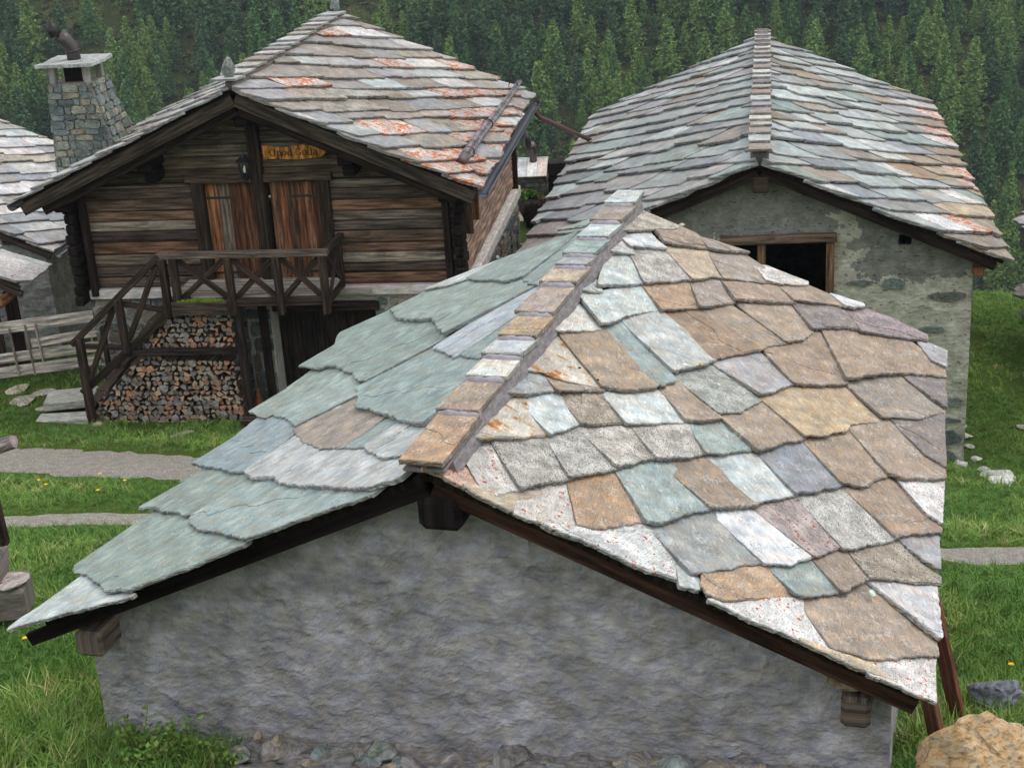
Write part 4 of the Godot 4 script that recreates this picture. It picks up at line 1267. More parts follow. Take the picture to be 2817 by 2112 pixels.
	stone_face(fnd, Vector3(4.045, ry, -1.0), Vector3(0, 0, -1), Vector3.UP, PackedVector2Array([Vector2(0.05, -6.6), Vector2(7.6, -6.6), Vector2(7.6, -4.62), Vector2(0.05, -4.45)]), 0.22, 0.22, 0.5, grey, 0.02, 0.07)
	for f in [[-2.62, 2.5, -1.06], [2.68, 2.52, -1.06]]:
		part("mortar_ledge", box_mesh(Vector3(f[1], 0.2, 0.36), S(206, 200, 194), 0.02), M.plaster, b, Transform3D(Basis.IDENTITY, Vector3(f[0], ry - 4.285, f[2])))
	part("mortar_ledge", box_mesh(Vector3(0.34, 0.28, 7.6), S(206, 200, 194), 0.03), M.plaster, b, Transform3D(Basis.IDENTITY, Vector3(3.98, ry - 4.3, -4.95)))
	# lower door, dark
	var low := part("cellar_door", box_mesh(Vector3(2.15, 2.3, 0.08), S(46, 38, 34), 0.01), M.wood, b, Transform3D(Basis.IDENTITY, Vector3(1.05, ry - 5.72, -1.32)))
	for k in 9:
		part("plank", box_mesh(Vector3(0.225, 2.25, 0.035), vary(S(50, 42, 38), 0.15), 0.006), M.wood, low, Transform3D(Basis.IDENTITY, Vector3(-0.95 + k * 0.236, 0, 0.06)))
	bar("lintel", b, Vector3(-0.1, ry - 4.62, -1.15), Vector3(2.2, ry - 4.62, -1.15), 0.18, 0.5, M.wood, S(54, 45, 40), 0.015)
	# double door with the post between the leaves
	for s in [[-1.16, -0.17, [S(156, 108, 76), S(112, 100, 88), S(92, 64, 50), S(110, 78, 60)]], [0.17, 1.2, [S(126, 96, 76), S(130, 88, 64), S(86, 64, 52), S(112, 76, 56), S(128, 94, 72), S(90, 64, 50)]]]:
		var w: float = s[1] - s[0]
		var dr_ := part("door", box_mesh(Vector3(w, 2.2, 0.04), S(60, 46, 38), 0.005), M.wood, b, Transform3D(Basis.IDENTITY, Vector3((s[0] + s[1]) * 0.5, ry - 3.12, -1.12)))
		var n: int = s[2].size()
		for k in n:
			part("plank", box_mesh(Vector3(w / n - 0.008, 2.18 + rng.randf_range(-0.03, 0.02), 0.035), vary(s[2][k], 0.08), 0.006), M.wood, dr_, Transform3D(Basis.IDENTITY, Vector3(-w * 0.5 + (k + 0.5) * w / n, 0, 0.042)))
		for y in [0.78, -0.78]:
			part("hinge_strap", box_mesh(Vector3(0.55, 0.045, 0.012), S(70, 70, 72), 0.003), M.metal, dr_, Transform3D(Basis.IDENTITY, Vector3((-0.2 if s[0] < 0 else 0.2), y, 0.068)))
	for p in [[0.0, 0.30, -0.55, -4.22], [-1.28, 0.22, -1.98, -4.22], [1.31, 0.19, -1.98, -4.22]]:
		bar("post", b, Vector3(p[0], ry + p[2], -0.99), Vector3(p[0], ry + p[3], -0.99), p[1], 0.24, M.wood, S(58, 48, 41), 0.02)
	bar("lintel", b, Vector3(-1.5, ry - 1.93, -0.98), Vector3(1.5, ry - 1.93, -0.98), 0.17, 0.2, M.wood, S(84, 72, 60), 0.02)
	bar("threshold", b, Vector3(-1.4, ry - 4.27, -0.95), Vector3(2.1, ry - 4.27, -0.95), 0.1, 0.28, M.plaster, S(170, 165, 156), 0.01)
	# roof
	var FR := slope(ry, t, wr, dr, 1)
	var FL := slope(ry, t, wl, dl, -1)
	var roof := deck(b, [[FR, 8.95], [FL, 8.85]])
	lay_slope(roof, FR, 8.95, Vector2(0.89, 0.45), Vector2(-0.40, 0.92), 0.56, 0.7, 1.6, 0.06, Vector4(0.12, 0.12, 0.05, 0), func(p: Vector2) -> String:
		if p.y > 4.1 and rng.randf() < 0.55: return pick_from(["orangecrust", "orangecrust", "whiteorange"])
		if p.y < 1.0 and rng.randf() < 0.35: return pick_from(["orangecrust", "whiteorange", "greybrown"])
		return pick_from(["lilacgrey", "lilacgrey", "lilacgrey", "pale", "greybrown", "buffgrey", "greystripe", "lilacgrey", "lichenbrown", "lilacbrown", "palegrey", "greybrown", "orangecrust", "orangecrust"]))
	lay_slope(roof, FL, 8.85, Vector2(0.85, 0.5), Vector2(-0.5, 0.85), 0.52, 0.7, 1.4, 0.045, Vector4(0.12, 0.12, 0.05, 0), func(p: Vector2) -> String:
		return pick_from(["whiteorange", "pale", "palegrey", "lilacgrey", "buffgrey", "greybrown", "palegreen"]))
	print("log house slates ", roof.get_child_count())
	var bd := [-0.16]
	while bd[-1] < 8.85: bd.append(bd[-1] + rng.randf_range(0.5, 0.9))
	var st2 := mb()
	st2.set_color(S(120, 112, 106))
	bx(st2, Transform3D(Basis.IDENTITY, Vector3(-0.02, ry + 0.05, -4.45)), Vector3(0.24, 0.2, 8.8), 0.03)
	part("mortar_bed", done(st2), M.plaster, roof)
	ridge_caps(roof, bd, ry, t, 0.34, 0.14, 0.13, 0.045, ["palegrey", "pale", "buffgrey", "greybrown", "whiteorange", "lilacgrey"], false, 0.09)
	for d in [0.12, 8.7]:
		part("ridge_stone", rock_mesh(Vector3(0.26, 0.44, 0.24), S(136, 142, 138), 900 + int(d), 0.3, 8), M.stone, roof, Transform3D(Basis(Vector3.UP, 0.5), Vector3(-0.06, ry + 0.38, -d)))
	# verge boards, rafters, purlins, colours lowered to deepen the eave shadow
	for e in [[FR, 1], [FL, -1]]:
		var F: Dictionary = e[0]
		var o := Vector3(e[1] * 0.02, ry - 0.21, 0.0)
		bar("verge_board", b, o + Vector3(0, 0, -0.04), o + Vector3(0, 0, -0.04) + F.v * (F.len - 0.10), 0.25, 0.06, M.wood, S(70, 62, 55), 0.01, F.n)
		bar("verge_board", b, o + Vector3(0, -0.22, -0.22), o + Vector3(0, -0.22, -0.22) + F.v * (F.len - 0.5), 0.2, 0.12, M.wood, S(44, 38, 33), 0.012, F.n)
		for k in 8:
			var d := 1.6 + k * 1.0
			bar("rafter", b, Vector3(e[1] * 0.02, ry - 0.22, -d), Vector3(e[1] * 0.02, ry - 0.22, -d) + F.v * (F.len - 0.2), 0.16, 0.14, M.wood, S(32, 27, 24), 0.012, F.n)
	for p in [[0.0, -0.62, 0.34], [-2.05, -1.42, 0.36], [1.95, -1.40, 0.36], [-3.9, -2.22, 0.3], [3.85, -2.2, 0.3]]:
		bar("purlin", b, Vector3(p[0], ry + p[1], -0.28), Vector3(p[0], ry + p[1], -8.8), p[2], 0.30, M.wood, S(30, 26, 23), 0.03)
	for p in [[-2.05, -1.75], [1.95, -1.73]]:
		bar("bracket", b, Vector3(p[0], ry + p[1], -0.55), Vector3(p[0], ry + p[1], -1.3), 0.26, 0.26, M.wood, S(30, 26, 23), 0.03)
	# sign
	var sp := PackedVector2Array()
	for k in 25:
		var f := k / 24.0
		sp.append(Vector2(0.18 + f * 1.26, -1.555 + 0.012 * sin(f * 9.0) - (0.0 if f < 0.9 else (f - 0.9) * -0.9)))
	for k in 25:
		var f := 1.0 - k / 24.0
		sp.append(Vector2(0.18 + f * 1.26, -1.30 + 0.022 * sin(f * 11.0 + 1.0) - (0.0 if f < 0.9 else (f - 0.9) * 0.6)))
	var FS := {"o": Vector3(0, ry, -0.90), "u": Vector3.RIGHT, "v": Vector3.UP, "n": Vector3.BACK}
	var sign_ = slate(b, sp, Vector2(0.8, -1.42), Vector2(1, 0), 1e6, 0.035, 0.0, FS, S(196, 138, 66), "wood", 0.05, 0.004, "name_board", 0.8, false)
	var tm := TextMesh.new()
	tm.text = "Opod Goda"
	var sf := SystemFont.new()
	sf.font_names = PackedStringArray(["Droid Serif"])
	tm.font = sf
	tm.font_size = 32
	tm.pixel_size = 0.0058
	tm.depth = 0.008
	tm.horizontal_alignment = HORIZONTAL_ALIGNMENT_CENTER
	var tmat := StandardMaterial3D.new()
	tmat.albedo_color = Color(0.10, 0.06, 0.03)
	tmat.roughness = 0.8
	part("lettering", tm, tmat, sign_, Transform3D(Basis.IDENTITY, Vector3(0.80, ry - 1.425, -0.861)))
	# lantern on the middle post
	var la := part("lantern", box_mesh(Vector3(0.05, 0.05, 0.24), S(48, 52, 56), 0.008), M.metal, b, Transform3D(Basis.IDENTITY, Vector3(-0.16, ry - 1.85, -0.78)))
	var lt := mb()
	lt.set_color(S(56, 60, 66))
	for k in 6:
		var a0 := TAU * k / 6.0
		var a1 := TAU * (k + 1) / 6.0
		var c := Vector3(0, 0.2, 0.1)
		var f0 := func(a: float, r: float, y: float) -> Vector3: return c + Vector3(cos(a) * r, y, sin(a) * r)
		quad(lt, f0.call(a0, 0.17, 0.13), f0.call(a0, 0.05, 0.22), f0.call(a1, 0.05, 0.22), f0.call(a1, 0.17, 0.13))
		quad(lt, f0.call(a0, 0.17, 0.13), f0.call(a1, 0.17, 0.13), f0.call(a1, 0.17, 0.105), f0.call(a0, 0.17, 0.105))
		quad(lt, f0.call(a0, 0.0, 0.12), f0.call(a1, 0.0, 0.12), f0.call(a1, 0.17, 0.105), f0.call(a0, 0.17, 0.105))
		quad(lt, f0.call(a0, 0.05, 0.22), f0.call(a0, 0.0, 0.30), f0.call(a1, 0.0, 0.30), f0.call(a1, 0.05, 0.22))
		tube(lt, [f0.call(a0, 0.125, 0.12), f0.call(a0, 0.095, -0.17)], [0.011, 0.011], 5)
		quad(lt, f0.call(a0, 0.105, -0.17), f0.call(a1, 0.105, -0.17), f0.call(a1, 0.04, -0.26), f0.call(a0, 0.04, -0.26))
		quad(lt, f0.call(a0, 0.0, -0.165), f0.call(a1, 0.0, -0.165), f0.call(a1, 0.105, -0.17), f0.call(a0, 0.105, -0.17))
	part("cage", done(lt), M.metal, la)
	tube_part("bulb", la, [Vector3(0, 0.10, 0.1), Vector3(0, 0.16, 0.1), Vector3(0, 0.24, 0.1)], [0.03, 0.034, 0.012], M.paint, S(236, 236, 226), 10)
	build_balcony(b, ry)
	build_chimney(b, ry)
	# gutter, downpipe and the snow pole near the right eave
	gutter(b, Vector3(wr + 0.11, ry - dr - 0.07, 0.02), Vector3(wr + 0.11, ry - dr - 0.13, -9.0), 0.10, S(92, 96, 104))
	gutter(b, Vector3(-wl - 0.11, ry - dl - 0.07, 0.02), Vector3(-wl - 0.11, ry - dl - 0.13, -8.9), 0.10, S(64, 66, 70))
	tube_part("downpipe", b, [Vector3(4.63, ry - 2.28, -8.7), Vector3(4.64, ry - 2.42, -8.72), Vector3(4.72, ry - 2.55, -8.85), Vector3(4.85, ry - 2.66, -9.05), Vector3(5.32, ry - 3.2, -10.2), Vector3(5.72, ry - 3.66, -11.2)], [0.055, 0.055, 0.055, 0.055, 0.055, 0.055], M.metal, S(112, 84, 84), 10)
	var pole := tube_part("snow_pole", b, [FR.o + FR.u * 0.95 + FR.v * 4.46 + FR.n * 0.20, FR.o + FR.u * 3.0 + FR.v * 4.47 + FR.n * 0.20, FR.o + FR.u * 6.0 + FR.v * 4.53 + FR.n * 0.19, FR.o + FR.u * 9.1 + FR.v * 4.55 + FR.n * 0.18], [0.105, 0.095, 0.08, 0.06], M.wood, S(126, 122, 124), 12, true, 0.05)
	for u in [1.5, 4.1, 8.4]:
		var c: Vector3 = FR.o + FR.u * u + FR.v * 4.48 + FR.n * 0.195
		var ps := []
		var rs := []
		for k in 13:
			var a := TAU * k / 12.0
			ps.append(c + (FR.v * cos(a) + FR.n * sin(a)) * 0.11)
			rs.append(0.012)
		tube_part("wire_tie", pole, ps, rs, M.metal, S(60, 58, 58), 6)
	return b

func build_balcony(b: Node3D, ry: float):
	var dk := S(66, 54, 47)
	var dk2 := S(52, 43, 38)
	var f := -0.3   # front plane, metres in front of the verge line
	var P := func(x: float, y: float, d: float) -> Vector3: return Vector3(x, ry + y, -d)
	var bal := bar("balcony", b, P.call(-1.66, -4.10, f), P.call(1.56, -4.08, f), 0.17, 0.10, M.wood, dk, 0.012)
	var inv := bal.transform.affine_inverse()
	var child := func(called: String, a: Vector3, c: Vector3, hy: float, hz: float, col: Color):
		var o := bar(called, bal, a, c, hy, hz, M.wood, col, 0.012)
		o.transform = inv * o.transform
	child.call("hand_rail", P.call(-1.84, -3.12, f), P.call(1.60, -3.12, f), 0.12, 0.17, S(104, 92, 84))
	child.call("hand_rail", P.call(1.53, -3.12, f), P.call(1.55, -3.14, 0.98), 0.10, 0.13, dk)
	child.call("side_beam", P.call(1.5, -4.1, f + 0.05), P.call(1.5, -4.1, 0.98), 0.16, 0.1, dk)
	for x in [-1.72, -1.50, -0.40, 0.57, 1.48]:
		child.call("post", P.call(x, -3.16, f - 0.05), P.call(x, -4.34, f - 0.05), 0.16, 0.14, vary(dk, 0.1))
	child.call("post", P.call(1.5, -3.16, 0.9), P.call(1.5, -4.2, 0.9), 0.11, 0.11, dk)
	for s in [[-1.44, -0.46], [-0.34, 0.51], [0.63, 1.42]]:
		child.call("cross_brace", P.call(s[0], -3.2, f), P.call(s[1], -4.02, f), 0.12, 0.045, vary(dk, 0.1))
		child.call("cross_brace", P.call(s[0], -4.02, f + 0.04), P.call(s[1], -3.2, f + 0.04), 0.12, 0.045, vary(dk, 0.1))
	child.call("cross_brace", P.call(1.5, -3.2, f + 0.1), P.call(1.5, -4.0, 0.85), 0.12, 0.045, dk)
	child.call("cross_brace", P.call(1.53, -4.0, f + 0.1), P.call(1.53, -3.2, 0.85), 0.12, 0.045, dk)
	for k in 8:
		child.call("deck_board", P.call(-1.7, -4.02, f + 0.1 + k * 0.155), P.call(1.5, -4.02, f + 0.1 + k * 0.155), 0.04, 0.145, vary(S(168, 160, 150), 0.06))
	# support post and beam over the wood store
	child.call("support_post", P.call(-0.34, -4.2, f), P.call(-0.34, -6.9, f), 0.17, 0.15, S(52, 45, 41))
	child.call("support_post", P.call(-0.12, -4.2, 0.55), P.call(-0.12, -6.9, 0.55), 0.15, 0.15, S(48, 42, 38))
	child.call("store_beam", P.call(-2.62, -5.12, f), P.call(-0.26, -5.10, f), 0.12, 0.14, S(52, 45, 41))
	child.call("store_post", P.call(-3.62, -6.9, 0.7), P.call(-3.62, -4.9, 0.7), 0.1, 0.1, S(60, 50, 44))
	# stair: rail, stringer, posts, braces, treads
	child.call("stair_rail", P.call(-1.76, -3.10, f), P.call(-3.86, -4.92, f), 0.13, 0.17, S(64, 54, 48))
	child.call("stair_stringer", P.call(-1.30, -3.92, f), P.call(-3.82, -5.98, f), 0.16, 0.09, dk2)
	child.call("stair_post", P.call(-3.68, -4.78, f - 0.04), P.call(-3.70, -6.85, f - 0.04), 0.17, 0.15, dk)
	child.call("stair_post", P.call(-2.74, -3.98, f - 0.05), P.call(-2.71, -5.1, f - 0.05), 0.15, 0.14, dk)
	child.call("stair_brace", P.call(-3.62, -5.72, f), P.call(-2.86, -4.12, f), 0.12, 0.05, vary(dk, 0.1))
	child.call("stair_brace", P.call(-3.62, -4.98, f + 0.03), P.call(-2.8, -5.02, f + 0.03), 0.11, 0.05, vary(dk, 0.1))
	child.call("stair_brace", P.call(-2.66, -4.85, f), P.call(-1.86, -3.3, f), 0.12, 0.05, vary(dk, 0.1))
	child.call("stair_brace", P.call(-2.68, -4.10, f + 0.03), P.call(-1.78, -4.25, f + 0.03), 0.11, 0.05, vary(dk, 0.1))
	for k in 9:
		var fr := (k + 0.5) / 9.0
		child.call("tread", P.call(lerpf(-1.8, -3.75, fr), lerpf(-4.15, -6.3, fr), f + 0.06), P.call(lerpf(-1.8, -3.75, fr), lerpf(-4.15, -6.3, fr), f + 0.9), 0.05, 0.26, vary(S(92, 80, 70), 0.1))
	child.call("stair_stringer", P.call(-1.30, -3.92, f + 0.95), P.call(-3.82, -5.98, f + 0.95), 0.14, 0.06, dk2)

func build_chimney(b: Node3D, ry: float):
	# tapering stone stack on the left slope
	var A := [Vector3(-4.52, ry - 0.15, -2.1), Vector3(-3.66, ry - 0.15, -2.1), Vector3(-3.66, ry - 0.15, -2.95), Vector3(-4.52, ry - 0.15, -2.95)]
	var B := [Vector3(-4.62, ry - 2.75, -1.95), Vector3(-2.95, ry - 2.75, -1.95), Vector3(-2.95, ry - 2.75, -3.5), Vector3(-4.62, ry - 2.75, -3.5)]
	var st := mb()
	st.set_color(S(150, 146, 136))
	for k in 4:
		var j := (k + 1) % 4
		quad(st, B[k], A[k], A[j], B[j])
	quad(st, A[0], A[3], A[2], A[1])
	var ch := part("chimney", done(st), M.plaster, b)
	var cols := [S(112, 122, 120), S(96, 106, 106), S(128, 132, 122), S(140, 138, 126), S(110, 116, 110), S(120, 128, 130)]
	for k in 4:
		var j := (k + 1) % 4
		var u: Vector3 = (B[j] - B[k]).normalized()
		var ml: Vector3 = (A[k] + A[j]) * 0.5 - (B[k] + B[j]) * 0.5
		var v: Vector3 = (ml - u * ml.dot(u)).normalized()
		var o: Vector3 = B[k]
		var q := PackedVector2Array()
		for p in [B[k], B[j], A[j], A[k]]:
			q.append(Vector2((p - o).dot(u), (p - o).dot(v)))
		stone_face(ch, o + u.cross(v) * 0.005, u, v, q, 0.16, 0.12, 0.42, cols, 0.010, 0.06)
	for p in A:
		var c: Vector3 = (A[0] + A[2]) * 0.5
		var q: Vector3 = c + (p - c) * 0.84
		part("cap_pillar", box_mesh(Vector3(0.13, 0.36, 0.13), S(148, 146, 140), 0.012), M.plaster, ch, Transform3D(Basis.IDENTITY, q + Vector3(0, 0.18, 0)))
	var FC := {"o": Vector3(0, ry + 0.21, 0), "u": Vector3(1, 0, 0), "v": Vector3(0, 0, -1), "n": Vector3(0, 1, 0)}
	var cap := PackedVector2Array([Vector2(-4.72, 1.95), Vector2(-4.1, 1.88), Vector2(-3.5, 1.93), Vector2(-3.44, 2.5), Vector2(-3.5, 3.12), Vector2(-4.2, 3.15), Vector2(-4.7, 3.1), Vector2(-4.66, 2.5)])
	slate(ch, cap, Vector2(-4, 2.5), Vector2(1, 0), 1e6, 0.07, 0.0, FC, tone("palegrey"), "lichen", 0.06, 0.03, "cap_slab", 0.7, false)
	part("dark_core", box_mesh(Vector3(0.4, 0.36, 0.4), S(40, 36, 34)), M.wood, ch, Transform3D(Basis.IDENTITY, Vector3(-4.09, ry + 0.03, -2.55)))  # added dark block for the dark hollow between the cap pillars
	var fl := tube_part("flue", ch, [Vector3(-4.08, ry + 0.26, -2.5), Vector3(-4.08, ry + 0.46, -2.5), Vector3(-4.10, ry + 0.54, -2.5), Vector3(-4.20, ry + 0.68, -2.48), Vector3(-4.30, ry + 0.80, -2.46)], [0.14, 0.14, 0.145, 0.15, 0.15], M.metal, S(84, 78, 78), 14)
	tube_part("cowl", fl, [Vector3(-4.34, ry + 0.78, -2.38), Vector3(-4.39, ry + 0.93, -2.37), Vector3(-4.43, ry + 1.12, -2.37)], [0.13, 0.12, 0.03], M.metal, S(58, 54, 54), 10)
	tube_part("collar", fl, [Vector3(-4.08, ry + 0.43, -2.5), Vector3(-4.085, ry + 0.47, -2.5)], [0.16, 0.16], M.metal, S(70, 66, 66), 14)

# ---------------------------------------------------------------- things round the log house
func wood_piles(lh: Node3D, ry: float):
	rng.seed = 404
	var variants := []
	for k in 24:
		var st := mb()
		var n := 3 + rng.randi() % 4
		var ring := []
		for i in n:
			var a := TAU * (i + rng.randf_range(-0.35, 0.35)) / n
			var r := rng.randf_range(0.36, 0.66)
			ring.append(Vector2(cos(a) * r, sin(a) * r))
		var endc: Color = [S(178, 138, 114), S(166, 128, 106), S(190, 164, 140), S(154, 150, 146), S(172, 158, 142), S(140, 128, 118), S(190, 144, 116), S(128, 124, 122)][k % 8]
		endc = vary(endc, 0.12)
		for i in n:
			var a: Vector2 = ring[i]
			var c: Vector2 = ring[(i + 1) % n]
			st.set_color(endc)
			vtx(st, Vector3(0, 0, 0.012), Vector2(0.5, 0.5)); vtx(st, Vector3(c.x * 0.94, c.y * 0.94, 0.0), c * 0.3 + Vector2(0.5, 0.5)); vtx(st, Vector3(a.x * 0.94, a.y * 0.94, 0.0), a * 0.3 + Vector2(0.5, 0.5))
			st.set_color(endc * 0.9)
			quad(st, Vector3(a.x * 0.94, a.y * 0.94, 0), Vector3(c.x * 0.94, c.y * 0.94, 0), Vector3(c.x, c.y, -0.1), Vector3(a.x, a.y, -0.1))
			st.set_color(S(96, 78, 66) if k % 3 else S(120, 112, 104))
			quad(st, Vector3(a.x, a.y, -0.1), Vector3(c.x, c.y, -0.1), Vector3(c.x, c.y, -3.4), Vector3(a.x, a.y, -3.4))
		variants.append(done(st))
	var fill := func(lab: String, x0: float, x1: float, y0: float, top: Callable, size: float):
		var p := thing("firewood_stack", lab, "firewood", lh.transform * Vector3((x0 + x1) * 0.5, ry + y0, 0.22), lh.rotation.y, "split firewood under the balcony")
		var row := 0
		var y := y0 + size * 0.45
		var cnt := 0
		while y < -4.2:
			var x := x0 + size * (0.5 if row % 2 else 0.05)
			while x < x1 - size * 0.3:
				if y + size * 0.4 < top.call(x) and cnt < 300:
					var s := size * rng.randf_range(0.85, 1.45)
					var k := rng.randi() % 24
					var left := clampf((x1 - x) / (x1 - x0), 0, 1)
					if rng.randf() < left * 0.7: k = (k / 8) * 8 + [3, 4, 7, 5][rng.randi() % 4]
					part("split_log", variants[k], M.wood, p, Transform3D(Basis(Vector3.BACK, rng.randf() * TAU).scaled(Vector3(s, s * 0.92, size)), Vector3(x - (x0 + x1) * 0.5 + rng.randf_range(-0.015, 0.015), y - y0 + rng.randf_range(-0.012, 0.012), rng.randf_range(-0.05, 0.04))))
					cnt += 1
				x += size * rng.randf_range(0.95, 1.1)
			y += size * 0.90
			row += 1
		# the ends further back close the gaps
		print("logs ", cnt)
	fill.call("lower stack of split firewood on the ground beside the stair foot", -3.62, -0.46, -6.72, func(x): return minf(-5.22, -5.35 + (x + 2.6) * 0.86) if x < -2.6 else -5.22, 0.118)
	fill.call("upper stack of split firewood on the beam below the planter", -2.55, -0.46, -5.05, func(x): return minf(-4.28, -4.28 + (x + 1.65) * 0.86), 0.115)

func leaf_cluster(st: SurfaceTool, c: Vector3, r: Vector3, n: int, size: float, cols: Array):
	for i in n:
		var d := Vector3(rng.randfn(), rng.randfn(), rng.randfn()).normalized() * pow(rng.randf(), 0.4)
		var p := c + d * r
		var a := Vector3(rng.randfn(), rng.randfn() * 0.6, rng.randfn()).normalized()
		var b := a.cross(Vector3(rng.randfn(), rng.randfn() + 1.0, rng.randfn())).normalized()
		var s := size * rng.randf_range(0.6, 1.3)
		st.set_color(vary(cols[rng.randi() % cols.size()], 0.25))
		var tip := p + a * s
		var m1 := p + a * s * 0.45 + b * s * 0.32
		var m2 := p + a * s * 0.45 - b * s * 0.32
		vtx(st, p, Vector2.ZERO); vtx(st, m1, Vector2.ZERO); vtx(st, tip, Vector2.ZERO)
		vtx(st, p, Vector2.ZERO); vtx(st, tip, Vector2.ZERO); vtx(st, m2, Vector2.ZERO)

func small_things(lh: Node3D, ry: float):
	rng.seed = 505
	# moss trough on the stair head
	var o := thing("planter_trough", "long dark wooden trough of bright green moss hung on the balcony front", "planter", lh.transform * Vector3(-1.02, ry - 4.26, 0.42), lh.rotation.y)
	for z in [-0.13, 0.13]:
		part("side_board", box_mesh(Vector3(1.12, 0.26, 0.04), S(74, 64, 57)), M.wood, o, Transform3D(Basis.IDENTITY, Vector3(0, 0.13, z)))
	for x in [-0.54, 0.54]:
		part("end_board", box_mesh(Vector3(0.04, 0.255, 0.22), S(82, 70, 62)), M.wood, o, Transform3D(Basis.IDENTITY, Vector3(x, 0.13, 0)))
	part("bottom_board", box_mesh(Vector3(1.04, 0.04, 0.22), S(70, 60, 52)), M.wood, o, Transform3D(Basis.IDENTITY, Vector3(0, 0.025, 0)))
	var st := mb()
	leaf_cluster(st, Vector3(0, 0.24, 0), Vector3(0.50, 0.045, 0.10), 1500, 0.035, [S(122, 152, 48), S(140, 166, 60), S(104, 134, 40)])
	part("moss", done(st), M.leaf, o)
	# steps
	for s in [["upper pale stone slab step at the foot of the stair", Vector3(-9.22, -3.42, -30.05), Vector3(1.05, 0.2, 0.75), 0.1], ["lower green-grey stone slab step in the grass by the stair foot", Vector3(-9.20, -3.56, -29.25), Vector3(1.1, 0.16, 0.42), -0.02]]:
		var sg := box_mesh(s[2], S(176, 176, 168), 0.025)
		tag(part("stone_step", sg, M.stone, self, Transform3D(Basis(Vector3.UP, s[3]), s[1])), s[0], "step")
	# weathered board fence
	o = thing("board_fence", "low weathered grey board fence between the small shed and the stair", "fence", Vector3(-10.2, -3.58, -31.6), 0.16)
	for r in [[-3.2, 1.28, 1.33, 0.26, 0.0], [-0.15, 1.28, 0.98, 0.2, 0.05], [-3.2, 1.28, 0.64, 0.23, 0.0], [-3.2, 1.28, 0.33, 0.25, 0.02]]:
		bar("rail", o, Vector3(r[0], r[2] - 0.04, r[4]), Vector3(r[1], r[2] + 0.05, r[4]), r[3], 0.035, M.wood, vary(S(196, 186, 176), 0.08), 0.008)
	for r in [[-0.55, 1.33, 0.22, 0.07, 0.045], [-0.22, 1.36, 0.2, 0.19, -0.04], [0.0, 1.36, 0.5, 0.09, 0.05], [-2.4, 1.4, 0.0, 0.1, -0.05], [1.1, 1.4, -0.05, 0.1, -0.05]]:
		bar("upright", o, Vector3(r[0], r[1], r[4]), Vector3(r[0] + 0.03, r[2], r[4]), r[3], 0.04, M.wood, vary(S(168, 156, 146), 0.08), 0.008)
	# flat stones in the grass before the house
	for p in [[-10.35, -30.3, 0.5], [-10.0, -30.75, 0.4], [-9.75, -29.95, 0.35], [-10.6, -30.95, 0.45]]:
		tag(part("flat_stone", rock_mesh(Vector3(p[2] * 1.4, 0.10, p[2]), vary(S(176, 168, 156), 0.1), int(p[0] * -100), 0.15, 6), M.stone, self, Transform3D(Basis(Vector3.UP, p[2] * 9.0), Vector3(p[0], gh(p[0], p[1]) + 0.02, p[1]))), "flat pale stone sunk in the trodden grass left of the stair foot", "stone", "flat stones left of the stair foot")
	tag(part("flat_stone", rock_mesh(Vector3(0.55, 0.07, 0.22), S(160, 158, 150), 41, 0.15, 6), M.stone, self, Transform3D(Basis(Vector3.UP, 0.4), Vector3(-6.5, gh(-6.5, -27.6) + 0.03, -27.6))), "narrow grey stone lying in the grass before the wood stack", "stone")
	tag(part("flat_stone", rock_mesh(Vector3(0.22, 0.12, 0.18), S(186, 170, 150), 42, 0.15, 6), M.stone, self, Transform3D(Basis.IDENTITY, Vector3(-8.4, gh(-8.4, -28.75) + 0.05, -28.75))), "small tan stone at the left foot of the lower wood stack", "stone")
	# broom leaning in the corner by the pier
	o = thing("broom", "twig broom leaning against the stone pier under the balcony", "broom", lh.transform * Vector3(-0.42, ry - 6.72, -0.58), lh.rotation.y)
	tube_part("handle", o, [Vector3(0, 0.35, 0.05), Vector3(0.06, 1.5, -0.12)], [0.018, 0.016], M.wood, S(120, 92, 66), 8)
	st = mb()
	for k in 70:
		var a := rng.randf() * TAU
		var r := rng.randf_range(0.03, 0.15)
		st.set_color(vary(S(136, 84, 56), 0.3))
		tube(st, [Vector3(cos(a) * 0.02, 0.5, 0.05 + sin(a) * 0.02), Vector3(cos(a) * r, 0.0, 0.08 + sin(a) * r * 0.6)], [0.005, 0.004], 4, false)
	part("twigs", done(st), M.wood, o)
	# bench end beside the barn roof
	o = thing("wooden_bench", "dark wooden bench end right of the wood stack, half hidden by the nearest roof", "bench", lh.transform * Vector3(0.15, ry - 6.72, 1.0), lh.rotation.y)
	part("seat", box_mesh(Vector3(0.9, 0.07, 0.3), S(70, 58, 56)), M.wood, o, Transform3D(Basis.IDENTITY, Vector3(0, 0.42, 0)))
	part("leg", box_mesh(Vector3(0.16, 0.40, 0.24), S(52, 44, 42)), M.wood, o, Transform3D(Basis.IDENTITY, Vector3(-0.3, 0.2, 0)))
	part("leg", box_mesh(Vector3(0.16, 0.40, 0.24), S(52, 44, 42)), M.wood, o, Transform3D(Basis.IDENTITY, Vector3(0.3, 0.2, 0)))
	# boards hung on the house's right side
	for d in [[1.25, 0.9], [2.1, 0.85]]:
		bar("hanging_board", lh, Vector3(4.10, ry - 2.35, -d[0]), Vector3(4.10, ry - 2.35 - d[1], -d[0]), 0.05, 0.18, M.wood, S(104, 78, 62), 0.008)
	bar("back_post", lh, Vector3(4.06, ry - 2.2, -8.4), Vector3(4.06, ry - 4.3, -8.4), 0.16, 0.16, M.wood, S(56, 46, 40), 0.015)

